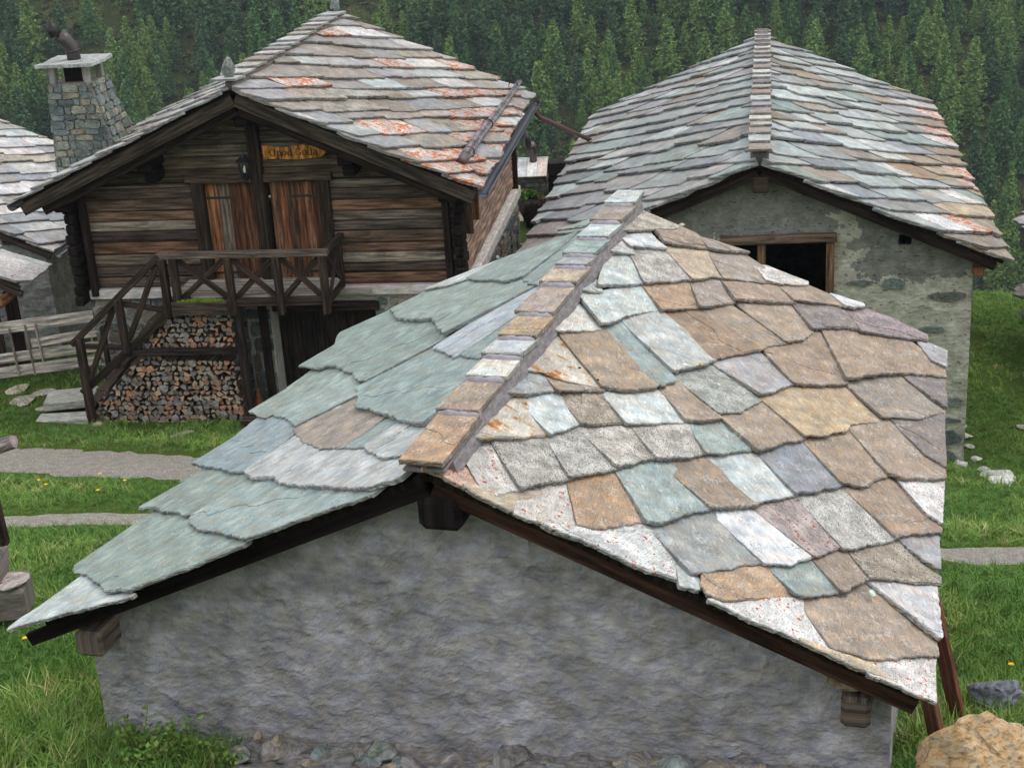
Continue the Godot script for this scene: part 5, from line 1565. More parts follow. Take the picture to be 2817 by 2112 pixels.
func cross_house(called: String, label: String, cat: String, at: Vector3, turn: float, ry: float, w: float, d: float, L: float, yb: float, wallc: Color, wallm: String, picks: Array, expo: float, ov := 0.35) -> Node3D:
	var b := thing(called, label, cat, at, turn)
	var n1 := FastNoiseLite.new(); n1.seed = 23; n1.frequency = 0.9; n1.fractal_octaves = 4
	var disp := func(x: float, y: float) -> float: return n1.get_noise_2d(x, y * 1.3) * 0.06 + n1.get_noise_2d(x * 5.0, y * 7.0) * 0.02
	var st := mb()
	st.set_color(wallc)
	gable_wall(st, -w + ov, w - ov, yb, func(x): return -0.1 - absf(x) * d / w, ov, ry, 0.09, disp)
	side_wall(st, w - ov, ov, L - ov, yb, -d + 0.05, ry, 0.2, 1.0, disp)
	side_wall(st, -w + ov, ov, L - ov, yb, -d + 0.05, ry, 0.2, -1.0, disp)
	gable_wall(st, -w + ov, w - ov, yb, func(x): return -0.1 - absf(x) * d / w, L - ov, ry, 0.3, func(x, y): return 0.0)
	part("wall", done(st), M[wallm], b)
	var FR := slope(ry, 0.0, w, d, 1)
	var FL := slope(ry, 0.0, w, d, -1)
	var roof := deck(b, [[FR, L], [FL, L]])
	for F in [FR, FL]:
		lay_slope(roof, F, L, Vector2(0.89, 0.45), Vector2(-0.4, 0.92), expo, 0.7, 1.4, 0.045, Vector4(0.1, 0.1, 0.05, 0), func(p): return pick_from(picks))
		bar("verge_board", b, Vector3(0, ry - 0.17, -0.06), Vector3(0, ry - 0.17, -0.06) + F.v * (F.len - 0.1), 0.16, 0.06, M.wood, S(76, 64, 56), 0.01, F.n)
	var bd := [-0.1]
	while bd[-1] < L: bd.append(bd[-1] + rng.randf_range(0.5, 0.9))
	ridge_caps(roof, bd, ry, 0.0, 0.2, 0.2, 0.05, 0.05, ["palegrey", "greybrown", "lilacgrey"], false, 0.1)
	return b

func neighbours():
	rng.seed = 606
	stock = 0.95
	desat = 0.2
	# house at the left edge, behind the log house
	var h := cross_house("stone_house", "grey plastered stone house with pale lilac slates at the left edge behind the fence", "house", Vector3(-14.731, -4.2, -34.674), -deg_to_rad(8.612), 4.927, 4.5, 2.03, 6.3, -5.3, S(160, 160, 156), "plaster", ["lilacgrey", "lilacgrey", "palegrey", "pale", "buffgrey", "whitepurple", "slateblue"], 0.50)
	bar("beam_end", h, Vector3(3.35, 4.927 - 1.78, -0.1), Vector3(3.35, 4.927 - 1.78, -1.0), 0.22, 0.2, M.wood, S(70, 58, 50), 0.02)
	for k in 4:
		bar("wall_board", h, Vector3(2.55 - k * 0.24, 4.927 - 1.4, -0.30), Vector3(2.55 - k * 0.24, 4.927 - 4.9, -0.30), 0.22, 0.04, M.wood, vary(S(128, 112, 98), 0.1), 0.008)
	gutter(h, Vector3(4.62, 4.927 - 2.1, 0.0), Vector3(4.62, 4.927 - 2.14, -6.2), 0.08, S(126, 128, 132))
	# little storehouse in front of it
	var s := thing("log_store", "small log store with one pale slate and orange lichen at the left edge", "shed", Vector3(-12.3, -3.6, -32.3), -0.12)
	var F := {"o": Vector3(0, 2.92, 0), "u": Vector3(0, 0, -1), "v": Vector3(1, -0.42, 0).normalized(), "n": Vector3(0.42, 1, 0).normalized()}
	var st := mb()
	st.set_color(S(90, 74, 62))
	bx(st, Transform3D(Basis(F.u, F.n, F.u.cross(F.n)), F.o + F.v * 0.9 + F.u * 0.5 - F.n * 0.04), Vector3(1.0, 0.06, 2.0), 0.005)
	var rf := part("roof", done(st), M.wood, s)
	for k in [[0.0, 0.95, "pale"], [0.55, 2.15, "whiteorange"]]:
		slate(rf, PackedVector2Array([Vector2(-0.15, k[0]), Vector2(-0.2, k[1] - 0.25), Vector2(0.05, k[1]), Vector2(1.0, k[1] + 0.02), Vector2(1.0, k[0])]), Vector2(0.4, k[1]), Vector2(0, -1), 0.9, 0.06, 0.07, F, tone(k[2]), TONES[k[2]][3], 0.07, 0.02, "slate", 0.5, false)
		slate(rf, PackedVector2Array([Vector2(1.0, k[0]), Vector2(1.0, k[1]), Vector2(1.25, k[1] + 0.02), Vector2(1.25, k[0])]), Vector2(1.6, k[1]), Vector2(0, -1), 0.9, 0.06, 0.07, F, tone("palegrey"), "plain", 0.07, 0.02, "slate", 0.5, false)
	bar("verge_board", s, F.o + Vector3(0, -0.16, -0.02), F.o + Vector3(0, -0.16, -0.02) + F.v * 1.9, 0.14, 0.06, M.wood, S(74, 62, 54), 0.01, F.n)
	bar("rafter", s, F.o + Vector3(0, -0.36, -0.2), F.o + Vector3(0, -0.36, -0.2) + F.v * 1.85, 0.12, 0.1, M.wood, S(110, 98, 90), 0.01, F.n)
	tube_part("log", s, [Vector3(1.25, 1.72, 0.05), Vector3(1.25, 1.72, -0.9)], [0.11, 0.11], M.wood, S(150, 104, 78), 10)
	for k in 7:
		part("board", box_mesh(Vector3(0.3, 2.0, 0.05), vary(S(64, 54, 48), 0.2), 0.008), M.wood, s, Transform3D(Basis.IDENTITY, Vector3(-1.0 + k * 0.31, 0.9, -0.35)))
	part("board", box_mesh(Vector3(0.05, 1.9, 0.6), S(70, 58, 50), 0.008), M.wood, s, Transform3D(Basis.IDENTITY, Vector3(1.18, 0.9, -0.68)))
	# timber corner of another store at the left edge, nearer
	var gy := gh(-5.9, -14.6)
	var c := thing("store_corner", "weathered corner of a timber store on a stone block at the left edge", "timber", Vector3(-5.9, gy, -14.6), 0.0)
	tube_part("beam", c, [Vector3(-1.4, 1.42, -0.35), Vector3(-0.4, 1.83, -0.05), Vector3(0.62, 2.16, 0.2), Vector3(0.84, 2.24, 0.25)], [0.085, 0.085, 0.08, 0.07], M.wood, S(150, 140, 138), 9, false, 0.12)
	tube_part("post", c, [Vector3(0.47, 1.02, 0.1), Vector3(0.43, 1.5, 0.05), Vector3(0.3, 2.05, 0.0)], [0.075, 0.08, 0.08], M.wood, S(66, 52, 46), 8, false, 0.1)
	part("plinth", box_mesh(Vector3(1.3, 0.36, 0.5), S(128, 122, 116), 0.03), M.stone, c, Transform3D(Basis(Vector3.UP, 0.1), Vector3(-0.03, 0.38, 0.1)))
	part("plinth", box_mesh(Vector3(1.15, 0.42, 0.4), S(140, 132, 130), 0.03), M.stone, c, Transform3D(Basis(Vector3.BACK, -0.1), Vector3(-0.15, 0.78, 0.08)))
	part("lichen_slab", rock_mesh(Vector3(0.40, 0.10, 0.46), S(168, 158, 152), 61, 0.15, 5), M.orange, c, Transform3D(Basis.IDENTITY, Vector3(0.46, 0.60, 0.1)))
	part("foot_stone", rock_mesh(Vector3(1.5, 0.5, 0.7), S(128, 128, 118), 62, 0.2, 8), M.stone, c, Transform3D(Basis.IDENTITY, Vector3(-0.2, 0.05, 0.1)))
	# barn whose eave just enters at the right edge
	cross_house("stone_barn", "barn at the right edge of which only a corner of slate eave shows", "barn", Vector3(16.95, -8.2, -29.2), 0.03, 6.47, 3.5, 1.5, 9.0, -6.4, S(150, 148, 138), "render", ["greengrey", "lilacgrey", "palegrey", "greybrown"], 0.5, 1.0)
	# pipe bracket stones, far right
	for k in [[13.5, -37.4, 0.8, "topmost pale slab of the small stone heap at the right edge", 1.3], [13.7, -37.2, 0.9, "dark middle block of the small stone heap at the right edge", 0.75], [13.6, -36.6, 0.6, "lowest grey block of the small stone heap at the right edge", 0.25]]:
		tag(part("heap_stone", rock_mesh(Vector3(k[2] * 1.3, 0.4, k[2]), vary(S(168, 166, 160), 0.15), int(k[0] * 31), 0.2, 7), M.stone, self, Transform3D(Basis(Vector3.UP, k[2]), Vector3(k[0], gh(k[0], k[1]) + k[4], k[1]))), k[3], "stone")

func courtyard():
	rng.seed = 707
	var py := -2.86
	var st := mb()
	st.set_color(S(150, 142, 130))
	bx(st, Transform3D(Basis(Vector3.UP, -0.15), Vector3(0.95, py - 0.12, -38.2)), Vector3(2.6, 0.2, 10.0), 0.02)
	var pat := part("patio", done(st), M.plaster, self)
	tag(pat, "", "", "", "structure")
	var F := {"o": Vector3.ZERO, "u": Vector3.RIGHT, "v": Vector3(0, 0, -1), "n": Vector3.UP}
	var z := 33.4
	while z < 43.0:
		var dz := rng.randf_range(0.9, 1.4)
		var x := -0.28 + (z - 38.2) * 0.15
		var x1 := x + 2.45
		while x < x1:
			var w := minf(rng.randf_range(0.7, 1.2), x1 - x)
			var j := func(): return rng.randf_range(-0.06, 0.06)
			var pl = slate(pat, PackedVector2Array([Vector2(x + 0.02, z + j.call()), Vector2(x + w - 0.02, z + j.call()), Vector2(x + w - 0.02 + j.call(), z + dz - 0.03), Vector2(x + 0.02 + j.call(), z + dz - 0.03)]), Vector2(x, z), Vector2(0, 1), 1e6, 0.03, 0.0, {"o": Vector3(0, py - 0.02, 0), "u": F.u, "v": F.v, "n": F.n}, vary(S(176, 164, 150), 0.08), "stone", 0.12, 0.015, "flagstone", 0.5, false)
			if pl != null: pl.transform = pat.transform.affine_inverse() * pl.transform
			x += w
		z += dz
	# outdoor oven
	var o := thing("stone_oven", "small outdoor stone oven with slab lid and metal flue between the two roofs", "oven", Vector3(0.92, py, -41.0), -0.1)
	st = mb()
	st.set_color(S(120, 116, 108))
	bx(st, Transform3D(Basis.IDENTITY, Vector3(0, 0.5, 0)), Vector3(0.72, 1.0, 0.7), 0.02)
	var body := part("body", done(st), M.plaster, o)
	var cols := [S(96, 100, 98), S(116, 116, 108), S(84, 88, 88), S(132, 110, 84)]
	stone_face(body, Vector3(0, 0, 0.352), Vector3.RIGHT, Vector3.UP, PackedVector2Array([Vector2(-0.37, 0), Vector2(0.37, 0), Vector2(0.37, 0.98), Vector2(-0.37, 0.98)]), 0.12, 0.14, 0.4, cols, 0.01, 0.04)
	stone_face(body, Vector3(0.362, 0, 0), Vector3(0, 0, -1), Vector3.UP, PackedVector2Array([Vector2(-0.35, 0), Vector2(0.35, 0), Vector2(0.35, 0.98), Vector2(-0.35, 0.98)]), 0.12, 0.14, 0.4, cols, 0.01, 0.04)
	stone_face(body, Vector3(-0.362, 0, 0), Vector3(0, 0, 1), Vector3.UP, PackedVector2Array([Vector2(-0.35, 0), Vector2(0.35, 0), Vector2(0.35, 0.98), Vector2(-0.35, 0.98)]), 0.12, 0.14, 0.4, cols, 0.01, 0.04)
	for k in 3:
		part("lid_slab", box_mesh(Vector3(0.27, 0.03, 0.95), [S(196, 196, 196), S(226, 222, 216), S(206, 194, 178)][k], 0.006), M.plain, o, Transform3D(Basis(Vector3.RIGHT, 0.30), Vector3(-0.275 + k * 0.275, 1.14, 0.02)))
	part("lid_edge", box_mesh(Vector3(0.84, 0.045, 0.07), S(206, 212, 212), 0.008), M.plain, o, Transform3D(Basis.IDENTITY, Vector3(0, 1.29, -0.46)))
	var fl := tube_part("flue", o, [Vector3(0.02, 1.2, -0.3), Vector3(0.02, 1.5, -0.3), Vector3(-0.01, 1.58, -0.28), Vector3(-0.06, 1.74, -0.24)], [0.105, 0.105, 0.14, 0.15], M.metal, S(104, 92, 94), 14)
	tube_part("cowl", fl, [Vector3(-0.08, 1.72, -0.14), Vector3(-0.10, 1.95, -0.12), Vector3(-0.11, 2.1, -0.12)], [0.09, 0.06, 0.01], M.metal, S(80, 74, 76), 8)
	# hollowed log with plants
	o = thing("log_planter", "round dark hollowed log planter on a block with green plants in the yard", "planter", Vector3(0.80, py, -39.2), 0.1)
	part("block", box_mesh(Vector3(0.42, 0.2, 0.7), S(40, 35, 32), 0.02), M.wood, o, Transform3D(Basis.IDENTITY, Vector3(0.02, 0.12, 0)))
	tube_part("trough", o, [Vector3(0, 0.44, 0.45), Vector3(0, 0.45, 0.38), Vector3(0, 0.46, -0.6)], [0.27, 0.30, 0.30], M.wood, S(46, 40, 36), 18, true, 0.04)
	st = mb()
	leaf_cluster(st, Vector3(-0.02, 0.78, -0.2), Vector3(0.26, 0.14, 0.3), 420, 0.09, [S(74, 112, 44), S(92, 132, 58), S(58, 92, 40)])
	part("leaves", done(st), M.leaf, o)
	# stacked dark timbers behind the oven
	o = thing("timber_stack", "two dark squared timbers stacked beside the outdoor oven", "timber", Vector3(1.62, py, -41.6), 0.0)
	for k in 3:
		part("beam", box_mesh(Vector3(0.62, 0.36, 0.5), vary(S(48, 42, 42), 0.1), 0.02), M.wood, o, Transform3D(Basis.IDENTITY, Vector3(0, 0.2 + k * 0.38, 0)))

func stones_and_boards(nb: Node3D):
	rng.seed = 808
	var W := func(x: float, y: float, d: float) -> Vector3: return nb.transform * Vector3(x, 2.744 + y, -d)
	# rubble along the foot of the gable: x, height above foot, size, colour, label
	var named := [
		[-0.62, -2.46, 0.10, Vector3(0.25, 0.34, 0.09), S(158, 170, 158), "upright pale green stone shard leaning at the foot of the near gable"],
		[-0.92, -2.58, 0.08, Vector3(0.24, 0.18, 0.2), S(120, 128, 134), "blue-grey angular rock left of the upright green shard"],
		[-0.80, -2.58, 0.06, Vector3(0.07, 0.12, 0.07), S(168, 142, 110), "small tan pebble between the blue-grey rock and the green shard"],
		[0.02, -2.58, -0.06, Vector3(0.95, 0.12, 0.42), S(146, 154, 150), "long flat grey slab lying at the foot of the near gable"],
		[0.55, -2.50, 0.02, Vector3(0.18, 0.22, 0.08), S(148, 150, 142), "thin grey stone tilted at the right end of the long slab"],
		[0.68, -2.56, 0.02, Vector3(0.16, 0.14, 0.14), S(140, 142, 140), "round grey stone just right of the tilted thin stone"],
		[0.92, -2.52, 0.0, Vector3(0.32, 0.2, 0.22), S(150, 156, 152), "pale grey pointed rock left of the middle of the gable foot"],
		[1.10, -2.54, -0.02, Vector3(0.26, 0.16, 0.2), S(142, 146, 146), "grey wedge rock touching the pale pointed rock"],
		[1.38, -2.42, 0.12, Vector3(0.12, 0.09, 0.1), S(166, 172, 156), "small pale green pebble on the rubble ledge"],
		[1.50, -2.42, 0.12, Vector3(0.16, 0.12, 0.12), S(104, 116, 120), "dark blue-grey pebble on the rubble ledge"],
		[2.05, -2.40, 0.0, Vector3(0.56, 0.30, 0.34), S(142, 156, 162), "big bluish rock with a yellow lichen patch at the gable foot"],
		[2.62, -2.22, 0.06, Vector3(0.13, 0.16, 0.11), S(168, 176, 160), "small upright pale cube-like stone near the right corner"],
		[2.56, -2.34, 0.04, Vector3(0.14, 0.14, 0.12), S(184, 150, 116), "tan stone under the upright cube-like stone"],
		[2.47, -2.34, 0.06, Vector3(0.09, 0.12, 0.09), S(176, 174, 174), "small white-grey pebble left of the tan stone"],
		[-1.75, -2.62, 0.02, Vector3(0.24, 0.28, 0.16), S(150, 152, 142), "pale stone among the weeds at the left of the gable foot"],
		[-1.50, -2.46, 0.14, Vector3(0.14, 0.1, 0.1), S(176, 168, 154), "small pale stone set in the mortar foot near the weeds"],
		[-1.65, -2.44, 0.14, Vector3(0.10, 0.08, 0.1), S(168, 156, 148), "tiny pinkish stone set in the mortar foot near the weeds"]]
	for s in named:
		var p: Vector3 = W.call(s[0], s[1], s[2])
		var o := part("rock", rock_mesh(s[3], s[4], int(absf(s[0]) * 997.0) + 3, 0.16, 9), M.stone, self, Transform3D(Basis(Vector3.UP, rng.randf() * 0.8) * Basis(Vector3.BACK, rng.randf_range(-0.2, 0.2)), p))
		tag(o, s[5], "rock")
	var bn := FastNoiseLite.new(); bn.seed = 66; bn.frequency = 2.2; bn.fractal_octaves = 4
	var yl := mb()
	yl.set_color(S(150, 145, 144))
	var at := func(i: int, j: int) -> Vector3:
		var p: Vector3 = W.call(-2.05 + i * 0.051, 0.0, 0.40 - j * 0.05)
		var e := minf(1.0, minf(i, 100 - i) * 0.12) * minf(1.0, (44 - j) * 0.06)
		p.y = gh(p.x, p.z) + lerpf(-0.05, 0.03 + 0.10 * maxf(0.0, 1.0 - j * 0.12) + bn.get_noise_2d(p.x, p.z) * 0.07, e)
		return p
	for i in 100:
		for j in 44:
			var q := [at.call(i, j), at.call(i, j + 1), at.call(i + 1, j + 1), at.call(i + 1, j)]
			quad(yl, q[0], q[1], q[2], q[3], Vector2(q[0].x, q[0].z) * 0.8, Vector2(q[1].x, q[1].z) * 0.8, Vector2(q[2].x, q[2].z) * 0.8, Vector2(q[3].x, q[3].z) * 0.8)
	tag(part("rubble_bank", done(yl), M.stone, self), "", "", "", "structure")
	for k in 60:
		var x := -2.0 + k * 0.085 + rng.randf_range(-0.05, 0.05)
		var z := rng.randf_range(-0.10, 0.22)
		var s := rng.randf_range(0.06, 0.20)
		var p: Vector3 = W.call(x, 0.0, z)
		p.y = gh(p.x, p.z) + s * 0.2 + 0.06 * clampf(z * 5.0, 0.0, 1.0)
		tag(part("rubble_stone", rock_mesh(Vector3(s * 1.7, s * 0.75, s * 1.3), vary([S(156, 152, 152), S(142, 142, 142), S(170, 162, 154), S(148, 156, 154)][k % 4], 0.15), 3000 + k, 0.10, 13, 2), M.stone, self, Transform3D(Basis(Vector3.UP, rng.randf() * 6.0) * Basis(Vector3.RIGHT, rng.randf_range(-0.5, 0.5)), p)), "small rubble stone in the loose band along the near gable foot", "stone", "rubble along the near gable foot")
	# boulder at the lower right
	var bo := part("boulder", rock_mesh(Vector3(1.5, 1.4, 0.9), S(190, 168, 138), 5152, 0.13, 16, 4), M.rock, self, Transform3D(Basis(Vector3.BACK, 0.12) * Basis(Vector3.UP, 0.3), Vector3(3.20, 1.36, -8.75)))
	tag(bo, "large ochre boulder in the lower right corner", "boulder")
	tag(part("rock", rock_mesh(Vector3(0.52, 0.34, 0.4), S(122, 126, 136), 88, 0.2, 8, 3), M.stone, self, Transform3D(Basis(Vector3.BACK, 0.25), Vector3(4.12, gh(4.12, -11.7) + 0.22, -11.7))), "slate-grey rock in the grass above the ochre boulder", "rock")
	# boards leaning under the right eave
	for k in [[Vector3(3.42, 1.45, -11.35), Vector3(3.66, 0.1, -10.95), S(124, 82, 66), "reddish weathered board leaning under the right eave of the nearest barn"], [Vector3(3.05, 1.35, -10.15), Vector3(3.22, 0.4, -9.95), S(136, 96, 76), "shorter reddish board end below the right eave corner"]]:
		tag(bar("leaning_board", self, k[0], k[1], 0.22, 0.045, M.wood, k[2], 0.008, Vector3(0.3, 0, 1)), k[3], "board")
	# a line of stones beside the path on the right
	var line := [[9.05, -26.2, 0.5], [9.0, -25.6, 0.45], [9.1, -27.0, 0.28], [9.2, -27.9, 0.22], [9.3, -28.7, 0.2], [9.35, -29.3, 0.36], [9.5, -29.9, 0.22], [9.5, -30.5, 0.25], [9.6, -31.2, 0.3], [8.75, -27.4, 0.3], [9.7, -33.0, 0.35], [10.9, -30.2, 0.22], [11.2, -28.6, 0.2]]
	for i in line.size():
		var s: Array = line[i]
		tag(part("path_stone", rock_mesh(Vector3(s[2] * 1.3, s[2] * 0.4, s[2]), vary(S(186, 184, 178), 0.1), 4000 + i, 0.2, 7, 1), M.stone, self, Transform3D(Basis(Vector3.UP, i * 1.3), Vector3(s[0], gh(s[0], s[1]) + 0.05, s[1]))), "pale stone in the broken line of stones running past the far barn's right corner", "stone", "stones by the far barn's right corner")
	tag(part("path_stone", rock_mesh(Vector3(0.5, 0.1, 0.85), S(206, 206, 204), 4100, 0.2, 7, 2), M.stone, self, Transform3D(Basis(Vector3.UP, 0.3), Vector3(8.82, gh(8.82, -25.3) + 0.04, -25.3))), "largest white flat stone at the near end of the line of stones", "stone")

# ---------------------------------------------------------------- plants
func in_box(n: Node3D, x: float, z: float, x0: float, x1: float, d0: float, d1: float) -> bool:
	var q := n.transform.affine_inverse() * Vector3(x, 0, z)
	return q.x > x0 and q.x < x1 and -q.z > d0 and -q.z < d1

func grass(nb: Node3D, rb: Node3D, lh: Node3D):
	rng.seed = 909
	var tufts := []
	for v in 5:
		var st := mb()
		st.set_color(Color.WHITE)
		for k in 16:
			var a := rng.randf() * TAU
			var r := rng.randf() * 0.08
			var p := Vector3(cos(a) * r, -0.02, sin(a) * r)
			var lean := Vector3(rng.randfn(), 0, rng.randfn()) * 0.05
			var h := rng.randf_range(0.05, 0.15) * (1.7 if v == 4 else 1.0)
			var s := Vector3(cos(a + 1.3), 0, sin(a + 1.3)) * 0.0045
			var m := p + Vector3(0, h * 0.6, 0) + lean * 0.5
			var t := p + Vector3(0, h * 0.95, 0) + lean * 1.6
			quad(st, p - s, m - s * 0.8, m + s * 0.8, p + s)
			vtx(st, m - s * 0.8, Vector2.ZERO); vtx(st, t, Vector2.ZERO); vtx(st, m + s * 0.8, Vector2.ZERO)
		tufts.append(done(st))
	var pn := FastNoiseLite.new(); pn.seed = 77; pn.frequency = 0.28; pn.fractal_octaves = 3
	var lists := [[], [], [], [], []]
	var z := -6.5
	while z > -46.5:
		var D := -z
		var dens := 190.0 if D < 13.0 else (130.0 if D < 18.0 else (85.0 if D < 25.0 else (52.0 if D < 33.0 else 30.0)))
		var dz := 0.5
		var hw := D * 0.37 + 1.2
		var n := int(dens * dz * hw * 2.0)
		for i in n:
			var x := rng.randf_range(-hw, hw)
			var zz := z - rng.randf() * dz
			var pd := path_dist(x, zz)
			if pd < -0.05 + rng.randf() * 0.12: continue
			if in_box(nb, x, zz, -3.1, 3.1, 0.30, 6.4) or in_box(rb, x, zz, -4, 4, 0.5, 14) or in_box(lh, x, zz, -3.8, 4.2, -0.25, 8.8): continue
			if in_box(nb, x, zz, -1.75, 3.1, -2.6, 0.3): continue
			if in_box(nb, x, zz, -2.3, -1.7, -0.5, 0.3) and rng.randf() < 0.5: continue
			if x > -0.5 and x < 2.6 and zz < -33 and zz > -43: continue
			if absf(x + 9.2) < 0.6 and absf(zz + 29.6) < 0.75: continue
			var pz := pn.get_noise_2d(x, zz)
			if D > 22 and pz > 0.28 and rng.randf() < 0.75: continue
			if x < -8.7 and zz < -29.5 and pz > -0.1 and rng.randf() < 0.6: continue
			var k := rng.randi() % 5
			var s := rng.randf_range(0.75, 1.35) * (1.0 + pz * 0.5)
			if D > 20: s *= 0.85
			if pd < 0.5: s *= 0.6
			if D < 16 and x < -2.5: s *= 1.15
			if x > 3.0 and D < 17.5: s *= 1.2
			lists[k].append([Transform3D(Basis(Vector3.UP, rng.randf() * TAU).scaled(Vector3(s * (1.0 if D < 16 else 1.35), s, s * (1.0 if D < 16 else 1.35))), Vector3(x, gh(x, zz), zz)), pz])
		z -= dz
	var total := 0
	for k in 5:
		var mm := MultiMesh.new()
		mm.transform_format = MultiMesh.TRANSFORM_3D
		mm.use_colors = true
		mm.mesh = tufts[k]
		mm.instance_count = lists[k].size()
		for i in lists[k].size():
			mm.set_instance_transform(i, lists[k][i][0])
			var dry := rng.randf() < 0.10
			var c := S(120, 150, 72) if not dry else S(186, 176, 124)
			c = vary(c.lerp(S(94, 130, 60), clampf(0.5 - lists[k][i][1] * 1.6, 0, 1)), 0.34)
			mm.set_instance_color(i, c)
		total += lists[k].size()
		var o := MultiMeshInstance3D.new()
		o.multimesh = mm
		o.material_override = M.leaf
		o.name = numbered("grass")
		add_child(o)
		tag(o, "short green grass covering the meadow round the barns", "grass", "", "stuff")
	print("grass tufts ", total)
	# dandelions
	var fl := [[-6.25, -22.3], [-4.9, -22.2], [-7.3, -21.7], [-7.6, -22.3], [-6.4, -21.3], [-5.0, -13.4], [-4.5, -11.0], [-6.8, -22.9], [5.2, -13.6], [5.8, -15.0], [4.7, -12.9], [6.4, -16.6], [-5.2, -21.9]]
	for f in fl:
		var o := thing("dandelion", "yellow dandelion flower standing in the meadow grass", "flower", Vector3(f[0], gh(f[0], f[1]), f[1]), 0.0, "yellow dandelions in the meadow")
		var h := rng.randf_range(0.18, 0.28)
		tube_part("stem", o, [Vector3.ZERO, Vector3(0.01, h, 0.0)], [0.005, 0.004], M.leaf, S(120, 150, 80), 5)
		var st := mb()
		st.set_color(S(244, 200, 40))
		for k in 14:
			var a := TAU * k / 14.0
			var r := 0.03
			vtx(st, Vector3(0.01, h, 0), Vector2.ZERO); vtx(st, Vector3(0.01 + cos(a) * r, h + 0.018, sin(a) * r), Vector2.ZERO); vtx(st, Vector3(0.01 + cos(a + 0.4) * r, h + 0.018, sin(a + 0.4) * r), Vector2.ZERO)
			vtx(st, Vector3(0.01, h + 0.03, 0), Vector2.ZERO); vtx(st, Vector3(0.01 + cos(a) * r * 0.7, h + 0.02, sin(a) * r * 0.7), Vector2.ZERO); vtx(st, Vector3(0.01 + cos(a + 0.5) * r * 0.7, h + 0.02, sin(a + 0.5) * r * 0.7), Vector2.ZERO)
		part("petals", done(st), M.paint, o)
	# weeds by the gable
	var wl := [[-2.55, -0.12, 0.42, "leafy green weed clump at the left end of the near gable foot"], [-2.1, -0.18, 0.36, "second leafy weed clump right of the gable's left corner"], [-1.72, -0.2, 0.26, "small leafy weed among the stones below the near gable"], [-2.35, -0.4, 0.3, "low weed in front of the near gable's left end"]]
	for w in wl:
		var p: Vector3 = nb.transform * Vector3(w[0], 0, -w[1])
		p.y = gh(p.x, p.z)
		var o := thing("weed", w[3], "plant", p, 0.0)
		var st := mb()
		var sl := mb()
		for k in 7:
			var a := rng.randf() * TAU
			var top := Vector3(cos(a) * 0.16, w[2] * rng.randf_range(0.6, 1.05), sin(a) * 0.14)
			sl.set_color(S(110, 120, 70))
			tube(sl, [Vector3.ZERO, top * 0.5 + Vector3(0, 0.03, 0), top], [0.006, 0.005, 0.003], 5, false)
			for q in 5:
				leaf_cluster(st, top * (0.35 + q * 0.16), Vector3(0.06, 0.04, 0.06), 4, 0.05, [S(98, 134, 56), S(118, 152, 70), S(84, 118, 50), S(140, 156, 84)])
		part("stem", done(sl), M.leaf, o)
		part("leaves", done(st), M.leaf, o)

func conifer(kind: int, sd: int) -> Array:
	rng.seed = sd
	var st := mb()
	var H := 8.0
	var pal: Array = [[S(116, 142, 78), S(128, 154, 86), S(104, 130, 70)], [S(78, 104, 70), S(90, 116, 78), S(68, 92, 62)], [S(90, 122, 72), S(102, 134, 80), S(78, 108, 66)]][kind]
	var n: int = [230, 260, 240][kind]
	for i in n:
		var t := pow(rng.randf(), 0.85)
		var y: float = H * lerpf([0.06, 0.10, 0.08][kind], 0.985, t)
		var R: float
		if kind == 0: R = 2.3 * pow(1.0 - t, 0.8) + 0.12
		elif kind == 1: R = 2.3 * pow(1.0 - t, 0.55) * (0.75 + 0.25 * sin(t * 9.0 + sd)) + 0.10
		else: R = 2.1 * pow(1.0 - t, 0.7) + 0.1
		var a := rng.randf() * TAU
		var L := R * rng.randf_range(0.55, 1.1)
		var d := Vector3(cos(a), 0, sin(a))
		var droop: float = [-0.06, 0.18, -0.15][kind]
		var side := Vector3(-sin(a), 0, cos(a))
		var m := maxi(2, int(L / 0.33))
		for k in m:
			var f := (k + 0.7) / m
			var p := Vector3(0, y, 0) + d * L * f + Vector3(0, droop * L * f * f, 0) + side * rng.randf_range(-0.12, 0.12)
			var w: float = (0.44 - 0.12 * f) * (1.15 if kind == 1 else 1.0)
			st.set_color(vary(pal[rng.randi() % 3], 0.22))
			for q in 3:
				var u := Vector3(rng.randfn(), rng.randfn() * 0.7, rng.randfn()).normalized() * w * rng.randf_range(0.6, 1.1)
				var v := Vector3(rng.randfn(), rng.randfn() * 0.7 + 0.3, rng.randfn()).normalized() * w * rng.randf_range(0.5, 1.0)
				var c := p + Vector3(rng.randfn(), rng.randfn(), rng.randfn()) * 0.07
				vtx(st, c - u * 0.6, Vector2.ZERO); vtx(st, c + u * 0.6, Vector2.ZERO); vtx(st, c + v, Vector2.ZERO)
	var crown := done(st)
	st = mb()
	st.set_color(S(92, 80, 70))
	tube(st, [Vector3(0, -0.6, 0), Vector3(0, 3, 0), Vector3(0.05, 7.6, 0)], [0.17, 0.12, 0.02], 6, false)
	for k in 10:
		var a := rng.randf() * TAU
		var y := rng.randf_range(0.8, 5.0)
		tube(st, [Vector3(0, y, 0), Vector3(cos(a) * 1.1, y + 0.1, sin(a) * 1.1)], [0.035, 0.01], 4, false)
	return [crown, done(st)]

